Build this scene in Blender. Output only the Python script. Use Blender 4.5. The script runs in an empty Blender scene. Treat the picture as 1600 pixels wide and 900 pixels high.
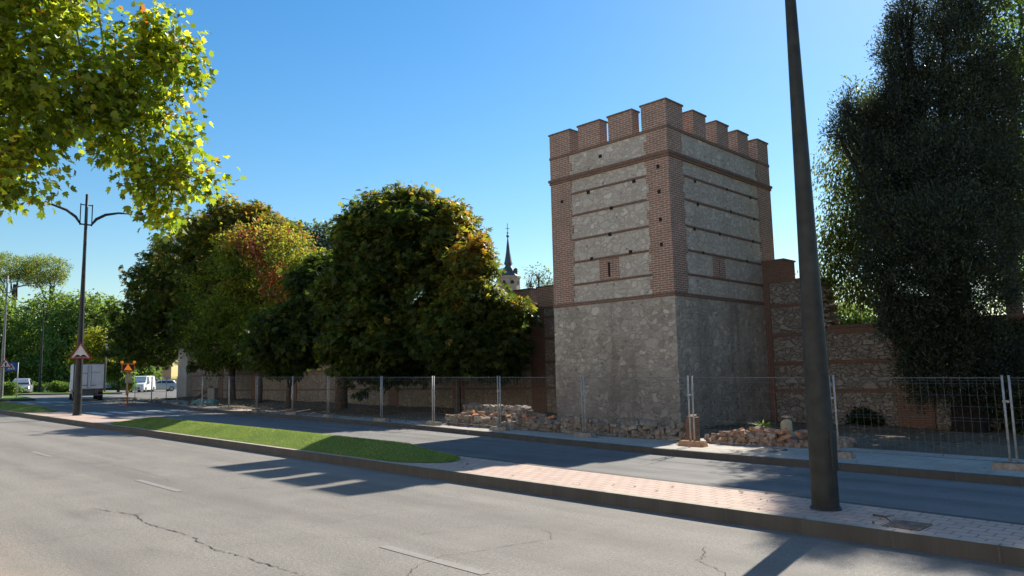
import bpy, bmesh, math, random
import numpy as np
from mathutils import Vector, Matrix

# ------------------------------------------------------------------ camera, sky, sun, exposure
EXPOSURE = 0.9
SUN_AZ, SUN_EL = math.radians(33.3), math.radians(37.2)
SUN_STRENGTH, SKY_STRENGTH = 4.9, 0.078
scn = bpy.context.scene
COL = scn.collection
FPX, PITCH, ROLL, EYE = 1165.0, math.radians(6.8), math.radians(1.26), 1.85
SLOPE = math.tan(ROLL)                      # the street climbs gently to the left
FW = np.array([0, math.cos(PITCH), math.sin(PITCH)])
UP0 = np.array([0, -math.sin(PITCH), math.cos(PITCH)])
RT0 = np.array([1., 0, 0])
RV = math.cos(ROLL)*RT0 - math.sin(ROLL)*UP0
UV_ = math.sin(ROLL)*RT0 + math.cos(ROLL)*UP0
cd = bpy.data.cameras.new('camera'); cam = bpy.data.objects.new('camera', cd); COL.objects.link(cam)
cd.sensor_width = 36; cd.lens = 36*FPX/1600; cd.clip_end = 5000; cd.clip_start = 0.05
M = Matrix.Identity(4)
for i in range(3):
    M[i][0] = RV[i]; M[i][1] = UV_[i]; M[i][2] = -FW[i]
M[2][3] = EYE
cam.matrix_world = M
scn.camera = cam
scn.render.resolution_x, scn.render.resolution_y = 1024, 576
w = bpy.data.worlds.new("World"); scn.world = w; w.use_nodes = True
nt = w.node_tree; bg = nt.nodes['Background']
sky = nt.nodes.new('ShaderNodeTexSky'); sky.sky_type = 'NISHITA'; sky.sun_disc = False
sky.sun_elevation = SUN_EL; sky.sun_rotation = SUN_AZ
sky.air_density = 1.4; sky.dust_density = 0.2; sky.ozone_density = 4.0
hs = nt.nodes.new('ShaderNodeHueSaturation'); SAT = 1.33; hs.inputs['Saturation'].default_value = SAT
nt.links.new(sky.outputs[0], hs.inputs['Color']); nt.links.new(hs.outputs[0], bg.inputs[0]); bg.inputs[1].default_value = SKY_STRENGTH
sd = bpy.data.lights.new('sun', 'SUN'); sd.energy = SUN_STRENGTH; sd.angle = math.radians(0.53); sd.color = (1, .93, .82)
so = bpy.data.objects.new('sun', sd); COL.objects.link(so)
SUNV = Vector((math.sin(SUN_AZ)*math.cos(SUN_EL), math.cos(SUN_AZ)*math.cos(SUN_EL), math.sin(SUN_EL)))
so.rotation_euler = SUNV.to_track_quat('Z', 'Y').to_euler(); so.location = (20, 20, 40)
scn.view_settings.view_transform = 'Standard'; scn.view_settings.look = 'None'
scn.view_settings.exposure = EXPOSURE; scn.view_settings.gamma = 1; scn.view_settings.use_curve_mapping = False

# ------------------------------------------------------------------ frames: (t, n, h) = along the street, across it, above the street
TH = math.radians(45.4)
US = np.array([-math.sin(TH), math.cos(TH)]); NS = np.array([math.cos(TH), math.sin(TH)])
def gz(x): return -SLOPE*x
def W(t, n, h=0.0):
    q = t*US + n*NS
    return (float(q[0]), float(q[1]), float(gz(q[0])+h))
def ray(px, py): return FW + RV*(px-800)/FPX - UV_*(py-450)/FPX
def at(px, py, Y):                          # the point of depth Y seen at a photo pixel
    d = ray(px, py); k = Y/d[1]
    return np.array([k*d[0], Y, EYE+k*d[2]])
def tn(x, y): return (x*US[0]+y*US[1], x*NS[0]+y*NS[1])

# ------------------------------------------------------------------ helpers
def tag(o, label=None, cat=None, group=None, kind=None):
    if label: o['label'] = label
    if cat: o['category'] = cat
    if group: o['group'] = group
    if kind: o['kind'] = kind
    return o
def thing(name, label, cat, loc=(0,0,0), rotz=0, group=None):
    o = bpy.data.objects.new(name, None); COL.objects.link(o)
    o.location = loc; o.rotation_euler = (0,0,rotz); o.empty_display_size = .3
    return tag(o, label, cat, group)
class MB:
    def __init__(s): s.v=[]; s.f=[]; s.uv=None
    def add(s, vs, fs):
        b=len(s.v); s.v+= [tuple(map(float,v)) for v in vs]; s.f+=[tuple(i+b for i in f) for f in fs]; return s
    def box(s, x0,x1,y0,y1,z0,z1):
        vs=[(x,y,z) for z in (z0,z1) for y in (y0,y1) for x in (x0,x1)]
        return s.add(vs, [(0,2,3,1),(4,5,7,6),(0,1,5,4),(2,6,7,3),(0,4,6,2),(1,3,7,5)])
    def frus(s, x0,x1,y0,y1,z0,z1,ix,iy):
        vs=[(x0,y0,z0),(x1,y0,z0),(x1,y1,z0),(x0,y1,z0),(x0+ix,y0+iy,z1),(x1-ix,y0+iy,z1),(x1-ix,y1-iy,z1),(x0+ix,y1-iy,z1)]
        return s.add(vs, [(0,3,2,1),(4,5,6,7),(0,1,5,4),(1,2,6,5),(2,3,7,6),(3,0,4,7)])
    def tube(s, pts, radii, seg=8, cap=True):
        pts=[Vector(p) for p in pts]
        if not hasattr(radii,'__len__'): radii=[radii]*len(pts)
        rings=[]; b=len(s.v); prev=None
        for i,p in enumerate(pts):
            d=(pts[min(i+1,len(pts)-1)]-pts[max(i-1,0)]).normalized()
            a=Vector((0,0,1)) if abs(d.z)<.9 else Vector((1,0,0))
            if prev is None: e1=d.cross(a).normalized()
            else:
                e1=(prev-d*prev.dot(d)); e1=e1.normalized() if e1.length>1e-5 else d.cross(a).normalized()
            prev=e1; e2=d.cross(e1)
            for k in range(seg):
                an=2*math.pi*k/seg; q=p+(e1*math.cos(an)+e2*math.sin(an))*radii[i]; s.v.append(tuple(q))
        for i in range(len(pts)-1):
            for k in range(seg):
                s.f.append((b+i*seg+k, b+i*seg+(k+1)%seg, b+(i+1)*seg+(k+1)%seg, b+(i+1)*seg+k))
        if cap:
            s.f.append(tuple(b+k for k in reversed(range(seg)))); e=b+(len(pts)-1)*seg
            s.f.append(tuple(e+k for k in range(seg)))
        return s
    def prism(s, poly, z0, z1):
        n=len(poly); vs=[(x,y,z0) for x,y in poly]+[(x,y,z1) for x,y in poly]
        fs=[tuple(reversed(range(n))), tuple(range(n,2*n))]+[(i,(i+1)%n,n+(i+1)%n,n+i) for i in range(n)]
        return s.add(vs,fs)
    def build(s, name, mat, parent=None, smooth=False, bevel=0):
        me=bpy.data.meshes.new(name); me.from_pydata(s.v,[],s.f); me.update()
        bm=bmesh.new(); bm.from_mesh(me); bmesh.ops.recalc_face_normals(bm, faces=bm.faces)
        if bevel: bmesh.ops.bevel(bm, geom=list(bm.edges), offset=bevel, segments=1, affect='EDGES', clamp_overlap=True)
        bm.to_mesh(me); bm.free()
        if s.uv is not None: set_uv(me, s.uv)
        me.materials.append(mat)
        if smooth:
            for p in me.polygons: p.use_smooth=True
        o=bpy.data.objects.new(name, me); COL.objects.link(o)
        if parent is not None: o.parent=parent
        return o
def set_uv(me, fn):
    l=me.uv_layers.new(name='UVMap')
    for lp in me.loops:
        l.data[lp.index].uv = fn(me.vertices[lp.vertex_index].co)
def tn_uv(co): return tn(co.x, co.y)
def copy_tree(o, parent=None, name=None):
    c=o.copy(); COL.objects.link(c)
    if parent: c.parent=parent
    for ch in list(o.children): copy_tree(ch, c)
    return c

# ------------------------------------------------------------------ materials
class NT:
    def __init__(s, name):
        s.m=bpy.data.materials.new(name); s.m.use_nodes=True; s.t=s.m.node_tree; s.b=s.t.nodes['Principled BSDF']
    def n(s, typ, **kw):
        x=s.t.nodes.new('ShaderNode'+typ)
        for k,v in kw.items():
            if k.startswith('i_'): x.inputs[k[2:].replace('_',' ')].default_value=v
            else: setattr(x,k,v)
        return x
    def l(s,a,b): s.t.links.new(a,b); return s
    def mix(s, fac, a, b, mode='MIX'):
        x=s.t.nodes.new('ShaderNodeMix'); x.data_type='RGBA'; x.blend_type=mode
        for sock,val in ((x.inputs[0],fac),(x.inputs[6],a),(x.inputs[7],b)):
            if hasattr(val,'is_linked') or hasattr(val,'links'): s.t.links.new(val,sock)
            elif isinstance(val,(int,float)): sock.default_value=val
            else: sock.default_value=(*val,1) if len(val)==3 else val
        return x.outputs[2]
    def math(s, op, a, b=None):
        x=s.t.nodes.new('ShaderNodeMath'); x.operation=op
        for i,val in enumerate((a,b)):
            if val is None: continue
            if isinstance(val,(int,float)): x.inputs[i].default_value=val
            else: s.t.links.new(val,x.inputs[i])
        return x.outputs[0]
    def ramp(s, fac, stops):
        x=s.t.nodes.new('ShaderNodeValToRGB'); e=x.color_ramp.elements
        while len(e)<len(stops): e.new(.5)
        for el,(p,c) in zip(e,stops): el.position=p; el.color=(*c,1) if len(c)==3 else c
        s.t.links.new(fac,x.inputs[0]); return x.outputs[0]
    def noise(s, vec, scale, detail=4, rough=.55):
        x=s.n('TexNoise'); x.inputs['Scale'].default_value=scale; x.inputs['Detail'].default_value=detail; x.inputs['Roughness'].default_value=rough
        if vec is not None: s.t.links.new(vec,x.inputs['Vector'])
        return x.outputs[0]
    def bump(s, h, strength=.5, dist=.02):
        x=s.n('Bump'); x.inputs['Strength'].default_value=strength; x.inputs['Distance'].default_value=dist
        s.t.links.new(h,x.inputs['Height']); s.t.links.new(x.outputs[0],s.b.inputs['Normal'])
    def coord(s, k='Object'): return s.n('TexCoord').outputs[k]
    def mapping(s, vec, scale=(1,1,1), rot=(0,0,0), loc=(0,0,0)):
        x=s.n('Mapping'); x.inputs['Scale'].default_value=scale; x.inputs['Rotation'].default_value=rot; x.inputs['Location'].default_value=loc
        s.t.links.new(vec,x.inputs[0]); return x.outputs[0]
def simple(name, col, rough=.6, metal=0, var=.12, nscale=6, bump=0, spec=.3):
    N=NT(name); c=N.coord(); nz=N.noise(c,nscale,5)
    a=tuple(x*(1-var*1.6) for x in col); b=tuple(min(1,x*(1+var*1.6)) for x in col)
    N.l(N.ramp(nz,[(.3,a),(.7,b)]), N.b.inputs['Base Color'])
    N.b.inputs['Roughness'].default_value=rough; N.b.inputs['Metallic'].default_value=metal
    N.b.inputs['Specular IOR Level'].default_value=spec
    if bump: N.bump(N.noise(c,nscale*5,4),bump,.01)
    return N.m
def face_vec(N):                              # (x+y, z): runs along any wall face that is square to the object
    sp=N.n('SeparateXYZ'); N.l(N.coord(),sp.inputs[0])
    cb=N.n('CombineXYZ'); N.l(N.math('ADD',sp.outputs[0],sp.outputs[1]),cb.inputs[0]); N.l(sp.outputs[2],cb.inputs[1])
    return cb.outputs[0], sp
def brick_mat(name, c1, c2, mortar, stain=.35, bw=.27, rh=.075, ms=.011):
    N=NT(name); v,sp=face_vec(N)
    b=N.n('TexBrick'); N.l(v,b.inputs['Vector']); b.inputs['Scale'].default_value=1
    b.inputs['Brick Width'].default_value=bw; b.inputs['Row Height'].default_value=rh; b.inputs['Mortar Size'].default_value=ms
    b.inputs['Mortar Smooth'].default_value=.3; b.inputs['Bias'].default_value=0
    b.inputs['Color1'].default_value=(*c1,1); b.inputs['Color2'].default_value=(*c2,1); b.inputs['Mortar'].default_value=(*mortar,1)
    o=N.coord(); n1=N.noise(o,1.3,5,.6); n2=N.noise(o,9,3)
    col=N.mix(N.ramp(n2,[(.35,(0,0,0)),(.75,(.5,.5,.5))]), b.outputs['Color'], tuple(x*.55 for x in c1))
    col=N.mix(N.ramp(n1,[(.45,(0,0,0)),(.8,(stain,stain,stain))]), col, (.12,.10,.085))
    N.l(col,N.b.inputs['Base Color']); N.b.inputs['Roughness'].default_value=.9; N.b.inputs['Specular IOR Level'].default_value=.15
    N.bump(N.math('ADD',N.math('MULTIPLY',b.outputs['Fac'],-1.),N.math('MULTIPLY',N.noise(o,30,3),.5)),.6,.012)
    return N.m
def stone_mat(name, cols, mortar, scale=3.2, edge=.05, stain=(.10,.085,.07), stain_amt=.5, damp=None, zs=1.35, bdist=.035, bury=.5):
    """random rubble: two sizes of stone, the joints smeared over with mortar in places, stains and pock marks"""
    N=NT(name); o=N.coord()
    wob=N.n('TexNoise'); wob.inputs['Scale'].default_value=4.5; wob.inputs['Detail'].default_value=3; N.l(o,wob.inputs['Vector'])
    va=N.n('VectorMath',operation='MULTIPLY_ADD'); N.l(wob.outputs['Color'],va.inputs[0]); va.inputs[1].default_value=(.2,.2,.2); N.l(o,va.inputs[2])
    v=N.mapping(va.outputs[0],(1,1,zs))
    pick=N.ramp(N.noise(N.mapping(o,(1,1,1),loc=(3,7,1)),1.6,2),[(.47,(0,0,0)),(.49,(1,1,1))])
    def vor(sc):
        a=N.n('TexVoronoi'); a.inputs['Scale'].default_value=sc; a.inputs['Randomness'].default_value=1; N.l(v,a.inputs['Vector'])
        b=N.n('TexVoronoi',feature='DISTANCE_TO_EDGE'); b.inputs['Scale'].default_value=sc; b.inputs['Randomness'].default_value=1; N.l(v,b.inputs['Vector'])
        x=N.n('SeparateXYZ'); N.l(a.outputs['Color'],x.inputs[0]); return x.outputs[0],x.outputs[1],b.outputs['Distance']
    c1,k1,e1=vor(scale); c2,k2,e2=vor(scale*1.75)
    cell=N.mix(pick,c1,c2); ed=N.mix(pick,e1,e2); key=N.mix(pick,k1,k2)
    fine=N.noise(o,26,6,.7); mid=N.noise(o,7,5,.65)
    st=N.ramp(cell,[(i/(len(cols)-1),c) for i,c in enumerate(cols)])
    st=N.mix(N.ramp(fine,[(.32,(0,0,0)),(.72,(.6,.6,.6))]),st,tuple(x*.62 for x in cols[0]))
    mz=N.math('ADD',ed,N.math('MULTIPLY',N.math('SUBTRACT',mid,.5),.16))
    mk=N.ramp(mz,[(edge*.4,(1,1,1)),(edge*1.9,(0,0,0))])
    smear=N.math('MULTIPLY',N.ramp(N.math('ADD',N.math('MULTIPLY',key,.5),N.math('MULTIPLY',mid,.6)),[(.50,(0,0,0)),(.66,(1,1,1))]),bury)
    mort=N.mix(N.ramp(fine,[(.35,(0,0,0)),(.7,(.6,.6,.6))]),mortar,tuple(x*.72 for x in mortar))
    col=N.mix(N.math('MAXIMUM',mk,smear),st,mort)
    pock=N.n('TexVoronoi'); pock.inputs['Scale'].default_value=2.3; N.l(o,pock.inputs['Vector'])
    col=N.mix(N.ramp(N.math('ADD',pock.outputs['Distance'],N.math('MULTIPLY',mid,.12)),[(.13,(.75,.75,.75)),(.19,(0,0,0))]),col,tuple(x*.42 for x in cols[0]))
    big=N.noise(N.mapping(o,(1,1,.55)),.75,6,.66)
    run=N.noise(N.mapping(o,(2.6,2.6,.16)),1.0,5,.6)    # run-off streaks
    col=N.mix(N.math('MULTIPLY',N.ramp(run,[(.52,(0,0,0)),(.70,(1,1,1))]),stain_amt*.7),col,stain)
    col=N.mix(N.math('MULTIPLY',N.ramp(big,[(.46,(0,0,0)),(.72,(1,1,1))]),stain_amt),col,stain)
    if damp:                                  # rising damp: a ragged tide line near the ground
        sp=N.n('SeparateXYZ'); N.l(o,sp.inputs[0])
        hgt=N.math('ADD',sp.outputs[2],N.math('MULTIPLY',N.math('SUBTRACT',N.noise(o,1.1,5),.5),2.6))
        col=N.mix(N.math('MULTIPLY',N.ramp(N.math('MULTIPLY',hgt,1/damp),[(.35,(1,1,1)),(1,(0,0,0))]),.4),col,(.13,.12,.115))
    N.l(col,N.b.inputs['Base Color']); N.b.inputs['Roughness'].default_value=.95; N.b.inputs['Specular IOR Level'].default_value=.12
    hh=N.math('ADD',N.math('MULTIPLY',N.ramp(mz,[(0,(0,0,0)),(edge*2.4,(1,1,1))]),N.math('SUBTRACT',1.,smear)),N.math('MULTIPLY',fine,.5))
    N.bump(hh,.8,bdist)
    return N.m
def leaf_mat(name, stops, trans=.5, tcol=(1.0,1.0,.55), rough=.5, gloss=.25, tk=2.1):
    N=NT(name); a=N.n('Attribute',attribute_name='tint'); r=N.n('Attribute',attribute_name='rnd')
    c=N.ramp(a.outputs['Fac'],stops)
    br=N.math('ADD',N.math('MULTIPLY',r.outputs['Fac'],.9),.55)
    x=N.n('VectorMath',operation='SCALE'); N.l(c,x.inputs[0]); N.l(br,x.inputs['Scale'])
    N.l(x.outputs[0],N.b.inputs['Base Color']); N.b.inputs['Roughness'].default_value=rough; N.b.inputs['Specular IOR Level'].default_value=gloss
    t=N.n('BsdfTranslucent'); tm=N.mix(1.0,x.outputs[0],tcol,'MULTIPLY')
    sc=N.n('VectorMath',operation='SCALE'); N.l(tm,sc.inputs[0]); sc.inputs['Scale'].default_value=tk; N.l(sc.outputs[0],t.inputs[0])
    ms=N.n('MixShader'); ms.inputs[0].default_value=trans
    N.l(N.b.outputs[0],ms.inputs[1]); N.l(t.outputs[0],ms.inputs[2])
    N.l(ms.outputs[0],N.t.nodes['Material Output'].inputs[0])
    return N.m
def asphalt(name, base, streak=.25, sand=None):
    N=NT(name); uv=N.coord('UV')
    fine=N.math('ADD',N.math('MULTIPLY',N.noise(uv,85,3,.75),.6),N.math('MULTIPLY',N.noise(uv,26,4,.75),.4)); mid=N.noise(uv,1.1,5,.6); lane=N.noise(N.mapping(uv,(.05,1.1,1)),1.0,4,.5)
    c=N.ramp(fine,[(.36,tuple(x*.35 for x in base)),(.5,base),(.64,tuple(x*1.85 for x in base))])
    c=N.mix(N.ramp(lane,[(.35,(0,0,0)),(.66,(streak*2.4,)*3)]),c,tuple(x*.6 for x in base))
    blot=N.noise(N.mapping(uv,(.35,.9,1),loc=(5,2,0)),1.3,6,.7); c=N.mix(N.ramp(blot,[(.55,(0,0,0)),(.70,(.45,.45,.45))]),c,tuple(x*.5 for x in base))
    spot=N.n('TexVoronoi'); spot.inputs['Scale'].default_value=.9; N.l(uv,spot.inputs['Vector']); c=N.mix(N.ramp(N.math('ADD',spot.outputs['Distance'],N.math('MULTIPLY',mid,.1)),[(.11,(.5,.5,.5)),(.17,(0,0,0))]),c,tuple(x*.45 for x in base))
    c=N.mix(N.ramp(mid,[(.45,(0,0,0)),(.75,(.35,.35,.35))]),c,tuple(x*1.3 for x in base))
    vo=N.n('TexVoronoi'); vo.inputs['Scale'].default_value=90; N.l(uv,vo.inputs['Vector'])
    c=N.mix(N.ramp(vo.outputs['Distance'],[(0,(.75,.75,.75)),(.33,(0,0,0))]),c,tuple(min(1,x*2.1) for x in base))
    if sand:
        sp=N.n('SeparateXYZ'); N.l(uv,sp.inputs[0])
        e=N.math('ADD',sp.outputs[1],N.math('MULTIPLY',N.noise(uv,.9,5),1.6))
        c=N.mix(N.ramp(N.math('MULTIPLY',e,.25),[(sand[0],(.85,.85,.85)),(sand[1],(0,0,0))]),c,(.36,.27,.19))
    N.l(c,N.b.inputs['Base Color']); N.b.inputs['Roughness'].default_value=.85; N.b.inputs['Specular IOR Level'].default_value=.25
    N.bump(N.math('ADD',fine,vo.outputs['Distance']),.35,.008)
    return N.m
def worn_paint(name, col, road, keep=.5):
    N=NT(name); uv=N.coord('UV'); a=N.noise(uv,6,6,.75)
    c=N.mix(N.ramp(a,[(keep-.12,(0,0,0)),(keep+.12,(1,1,1))]),col,road)
    N.l(c,N.b.inputs['Base Color']); N.b.inputs['Roughness'].default_value=.8; N.bump(N.noise(uv,55,3),.3,.006)
    return N.m
ROADC=(.205,.189,.164)
M_ROAD=asphalt('asphalt_worn',ROADC,.3,(.42,.78)); M_ROAD2=asphalt('asphalt_far',(.20,.19,.175),.45)
M_PAINT=worn_paint('worn_white_paint',(.24,.224,.198),ROADC,.46); M_PAINT2=worn_paint('zebra_paint',(.62,.62,.60),(.2,.19,.175),.6)
M_CRACK=simple('crack_dark',(.06,.055,.05),.95,var=.35,nscale=4)
def paver_mat():
    N=NT('paver_pink'); uv=N.coord('UV')
    b=N.n('TexBrick'); N.l(uv,b.inputs['Vector']); b.inputs['Scale'].default_value=1
    b.inputs['Brick Width'].default_value=.24; b.inputs['Row Height'].default_value=.2; b.inputs['Mortar Size'].default_value=.010
    b.inputs['Color1'].default_value=(.44,.305,.235,1); b.inputs['Color2'].default_value=(.50,.36,.285,1); b.inputs['Mortar'].default_value=(.20,.15,.12,1)
    c=N.mix(N.ramp(N.noise(uv,1.5,5),[(.4,(0,0,0)),(.8,(.5,.5,.5))]),b.outputs['Color'],(.33,.25,.20))
    c=N.mix(N.ramp(N.noise(uv,40,3),[(.4,(0,0,0)),(.8,(.3,.3,.3))]),c,(.55,.44,.36))
    N.l(c,N.b.inputs['Base Color']); N.b.inputs['Roughness'].default_value=.9; N.bump(N.math('MULTIPLY',b.outputs['Fac'],-1),.6,.012)
    return N.m
def kerb_mat(name='kerb_stone', col=(.40,.365,.31)):
    N=NT(name); uv=N.coord('UV'); sp=N.n('SeparateXYZ'); N.l(uv,sp.inputs[0])
    f=N.math('FRACT',sp.outputs[0]); j=N.ramp(f,[(0,(1,1,1)),(.018,(0,0,0)),(.985,(0,0,0)),(1,(1,1,1))])
    c=N.ramp(N.noise(uv,3,6,.7),[(.3,tuple(x*.7 for x in col)),(.7,tuple(x*1.12 for x in col))])
    c=N.mix(N.ramp(N.noise(uv,45,3),[(.4,(0,0,0)),(.8,(.35,.35,.35))]),c,tuple(x*.6 for x in col))
    c=N.mix(j,c,(.10,.09,.08)); N.l(c,N.b.inputs['Base Color']); N.b.inputs['Roughness'].default_value=.9
    N.bump(N.math('ADD',N.noise(uv,30,4),N.math('MULTIPLY',j,-2)),.4,.01); return N.m
def slab_mat():
    N=NT('sidewalk_concrete'); uv=N.coord('UV')
    b=N.n('TexBrick'); N.l(uv,b.inputs['Vector']); b.offset=0; b.inputs['Scale'].default_value=1
    b.inputs['Brick Width'].default_value=.4; b.inputs['Row Height'].default_value=.4; b.inputs['Mortar Size'].default_value=.008
    b.inputs['Color1'].default_value=(.42,.375,.31,1); b.inputs['Color2'].default_value=(.46,.41,.34,1); b.inputs['Mortar'].default_value=(.27,.24,.2,1)
    c=N.mix(N.ramp(N.noise(uv,.8,6,.65),[(.42,(0,0,0)),(.72,(.7,.7,.7))]),b.outputs['Color'],(.27,.235,.19))
    c=N.mix(N.ramp(N.noise(uv,14,4,.7),[(.5,(0,0,0)),(.72,(.55,.55,.55))]),c,(.2,.165,.125))
    N.l(c,N.b.inputs['Base Color']); N.b.inputs['Roughness'].default_value=.92; N.bump(N.noise(uv,25,4),.3,.01); return N.m
def earth_mat(name, a, b, c3):
    N=NT(name); o=N.coord(); 
    c=N.ramp(N.noise(o,.9,7,.65),[(.3,a),(.55,b),(.75,c3)])
    c=N.mix(N.ramp(N.noise(o,28,5,.7),[(.42,(0,0,0)),(.7,(.6,.6,.6))]),c,tuple(x*.5 for x in a))
    N.l(c,N.b.inputs['Base Color']); N.b.inputs['Roughness'].default_value=1; N.b.inputs['Specular IOR Level'].default_value=.1
    N.bump(N.noise(o,9,6,.7),.8,.06); return N.m
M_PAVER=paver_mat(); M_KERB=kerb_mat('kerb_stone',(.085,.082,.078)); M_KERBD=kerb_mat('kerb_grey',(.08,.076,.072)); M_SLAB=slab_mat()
M_EARTH=earth_mat('dry_earth',(.15,.115,.08),(.21,.165,.115),(.17,.15,.09))
M_GROUND=earth_mat('far_ground',(.12,.11,.06),(.10,.13,.05),(.17,.14,.09))
M_TURF=earth_mat('turf',(.10,.16,.035),(.14,.21,.05),(.12,.18,.04))
M_STONE=stone_mat('tower_rubble',[(.44,.395,.34),(.70,.645,.56),(.54,.49,.42),(.76,.71,.63)],(.44,.395,.335),2.9,.06,(.30,.25,.195),.4,bury=.35)
M_STONEB=stone_mat('tower_base_stone',[(.38,.335,.275),(.62,.565,.485),(.30,.265,.22),(.70,.645,.56),(.47,.42,.35)],(.42,.38,.325),2.9,.06,(.20,.17,.14),.6,damp=2.6,bury=.4,bdist=.05)
M_STONEW=stone_mat('wall_rubble',[(.36,.32,.265),(.44,.39,.32),(.30,.265,.22),(.40,.355,.295)],(.16,.135,.11),2.9,.055,(.17,.14,.11),.5,zs=1.7,bdist=.06,bury=.35)
M_STONEL=stone_mat('left_wall_rubble',[(.34,.285,.23),(.42,.35,.28),(.30,.26,.205)],(.19,.16,.125),3.0,.055,(.14,.105,.08),.55,zs=1.4)
M_PIER=stone_mat('pier_stone',[(.44,.42,.39),(.52,.50,.46),(.48,.45,.42)],(.38,.36,.33),1.6,.03,(.24,.22,.2),.5,zs=.8)
M_BRICK=brick_mat('tower_brick',(.32,.175,.125),(.25,.142,.108),(.56,.50,.43),.35)
M_BRICKW=brick_mat('wall_brick',(.21,.105,.072),(.17,.09,.062),(.22,.175,.14),.45)
M_BAND=brick_mat('band_brick',(.20,.11,.08),(.165,.095,.07),(.24,.2,.17),.4)
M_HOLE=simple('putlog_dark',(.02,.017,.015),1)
M_CAPB=simple('cap_brick',(.16,.10,.075),.95,var=.3,nscale=8,bump=.4)
M_GALV=simple('galvanised_steel',(.34,.345,.34),.55,.25,.15,12)
M_MESH=simple('mesh_wire',(.20,.21,.22),.5,.6,.1,12)
M_BLOCK=simple('foot_block_concrete',(.26,.225,.19),.95,0,.25,9,.5)
M_BLOCKR=simple('foot_block_terracotta',(.42,.235,.13),.95,0,.2,9,.5)
M_POLE=simple('painted_pole',(.020,.024,.025),.55,0,.3,5,.15,.3)
M_POLEG=simple('grey_pole',(.20,.20,.19),.5,.3,.15,4)
M_BARK=simple('bark',(.075,.06,.048),.95,0,.35,9,.9)
M_BARKC=simple('cypress_bark',(.018,.016,.015),.95,0,.3,7,.9)
M_BARKP=simple('plane_bark',(.24,.2,.15),.9,0,.35,4,.6)
M_WHITE=simple('white_paint',(.72,.72,.71),.3,0,.04,3,0,.5)
M_SILVER=simple('silver_paint',(.42,.43,.43),.3,.5,.05,3,0,.5)
M_GLASS=simple('dark_glass',(.025,.03,.035),.08,0,.1,2,0,.8)
M_RUB=simple('rubber',(.02,.02,.02),.8); M_RIM=simple('rim',(.35,.36,.37),.35,.8)
M_DARK=simple('dark_trim',(.025,.026,.028),.6); M_LAMP=simple('lamp_lens',(.6,.6,.58),.15,0,.05,3,0,.7)
M_TRED=simple('tail_red',(.30,.015,.012),.3)
M_TRUCK=simple('truck_panel',(.62,.63,.66),.45,0,.06,2); M_TRUCKD=simple('truck_frame',(.10,.105,.11),.6)
M_SIGNW=simple('sign_white',(.66,.60,.57),.45,0,.05,3); M_SIGNR=simple('sign_red',(.30,.05,.05),.45,0,.1,3); M_BLACK=simple('sign_black',(.015,.015,.015),.5)
M_BLUE=simple('sign_blue',(.02,.10,.33),.45,0,.08,3)
M_ORANGE=simple('sign_orange',(.75,.20,.015),.45,0,.1,3)
M_LED=simple('amber_led',(.8,.25,.02),.4,0,.05,3); M_LED.node_tree.nodes['Principled BSDF'].inputs['Emission Color'].default_value=(1,.30,.02,1); M_LED.node_tree.nodes['Principled BSDF'].inputs['Emission Strength'].default_value=.2
M_SLATE=simple('slate',(.085,.09,.105),.6,0,.2,.6)
M_PINK=simple('church_brick',(.50,.34,.28),.9,0,.12,.8); M_HOUSE=simple('house_plaster',(.58,.36,.22),.9,0,.1,1)
M_RENDERW=simple('cream_render',(.66,.58,.47),.9,0,.06,.8)
M_TEAL=simple('teal_sheet',(.10,.22,.21),.6,0,.25,5,.5)
M_IRON=simple('cast_iron',(.13,.11,.095),.7,.4,.3,14,.6)
M_BRICKL=simple('loose_brick',(.42,.20,.115),.95,0,.25,7,.4)
M_RUBBLE=stone_mat('ruin_stone',[(.30,.26,.21),(.44,.39,.32),(.25,.20,.155),(.38,.29,.22)],(.28,.25,.21),3.2,.01,(.15,.12,.09),.4,bury=0)
M_RUBR=stone_mat('rubble_red',[(.34,.19,.125),(.45,.36,.28),(.28,.17,.12),(.50,.42,.34)],(.3,.22,.17),3.6,.01,(.2,.15,.11),.3,bury=0)
M_POLLEN=simple('pale_stone',(.42,.36,.24),.9,0,.15,5,.4)
G1=(.032,.058,.014); G2=(.052,.085,.017); G3=(.105,.13,.02)
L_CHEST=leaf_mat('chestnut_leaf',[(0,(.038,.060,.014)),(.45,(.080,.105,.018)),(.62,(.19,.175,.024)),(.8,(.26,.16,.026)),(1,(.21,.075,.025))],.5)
L_PLUM=leaf_mat('mixed_leaf',[(0,(.07,.11,.016)),(.5,(.16,.195,.025)),(.78,(.25,.22,.03)),(.86,(.18,.045,.032)),(1,(.21,.055,.042))],.52)
L_PLANE=leaf_mat('plane_leaf',[(0,(.085,.125,.016)),(.45,(.18,.22,.02)),(.75,(.34,.32,.025)),(.93,(.42,.29,.03)),(1,(.28,.10,.03))],.6,(1,1,.5),.4,.4,2.6)
L_ACAC=leaf_mat('acacia_leaf',[(0,(.075,.125,.03)),(.5,(.12,.185,.045)),(1,(.20,.25,.055))],.5)
L_PINE=leaf_mat('pine_leaf',[(0,(.09,.13,.03)),(1,(.30,.31,.07))],.5)
L_YEL=leaf_mat('yellow_leaf',[(0,(.17,.19,.02)),(1,(.33,.29,.03))],.5)
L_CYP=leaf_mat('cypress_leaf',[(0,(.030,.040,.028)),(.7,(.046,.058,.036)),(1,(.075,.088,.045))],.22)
L_WISP=leaf_mat('wispy_leaf',[(0,(.06,.085,.03)),(.6,(.10,.125,.04)),(1,(.17,.18,.05))],.5)
L_BLUE=leaf_mat('greyblue_leaf',[(0,(.07,.10,.07)),(1,(.12,.16,.10))],.4)
L_IVY=leaf_mat('ivy_leaf',[(0,(.022,.036,.014)),(1,(.05,.07,.02))],.3)
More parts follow.
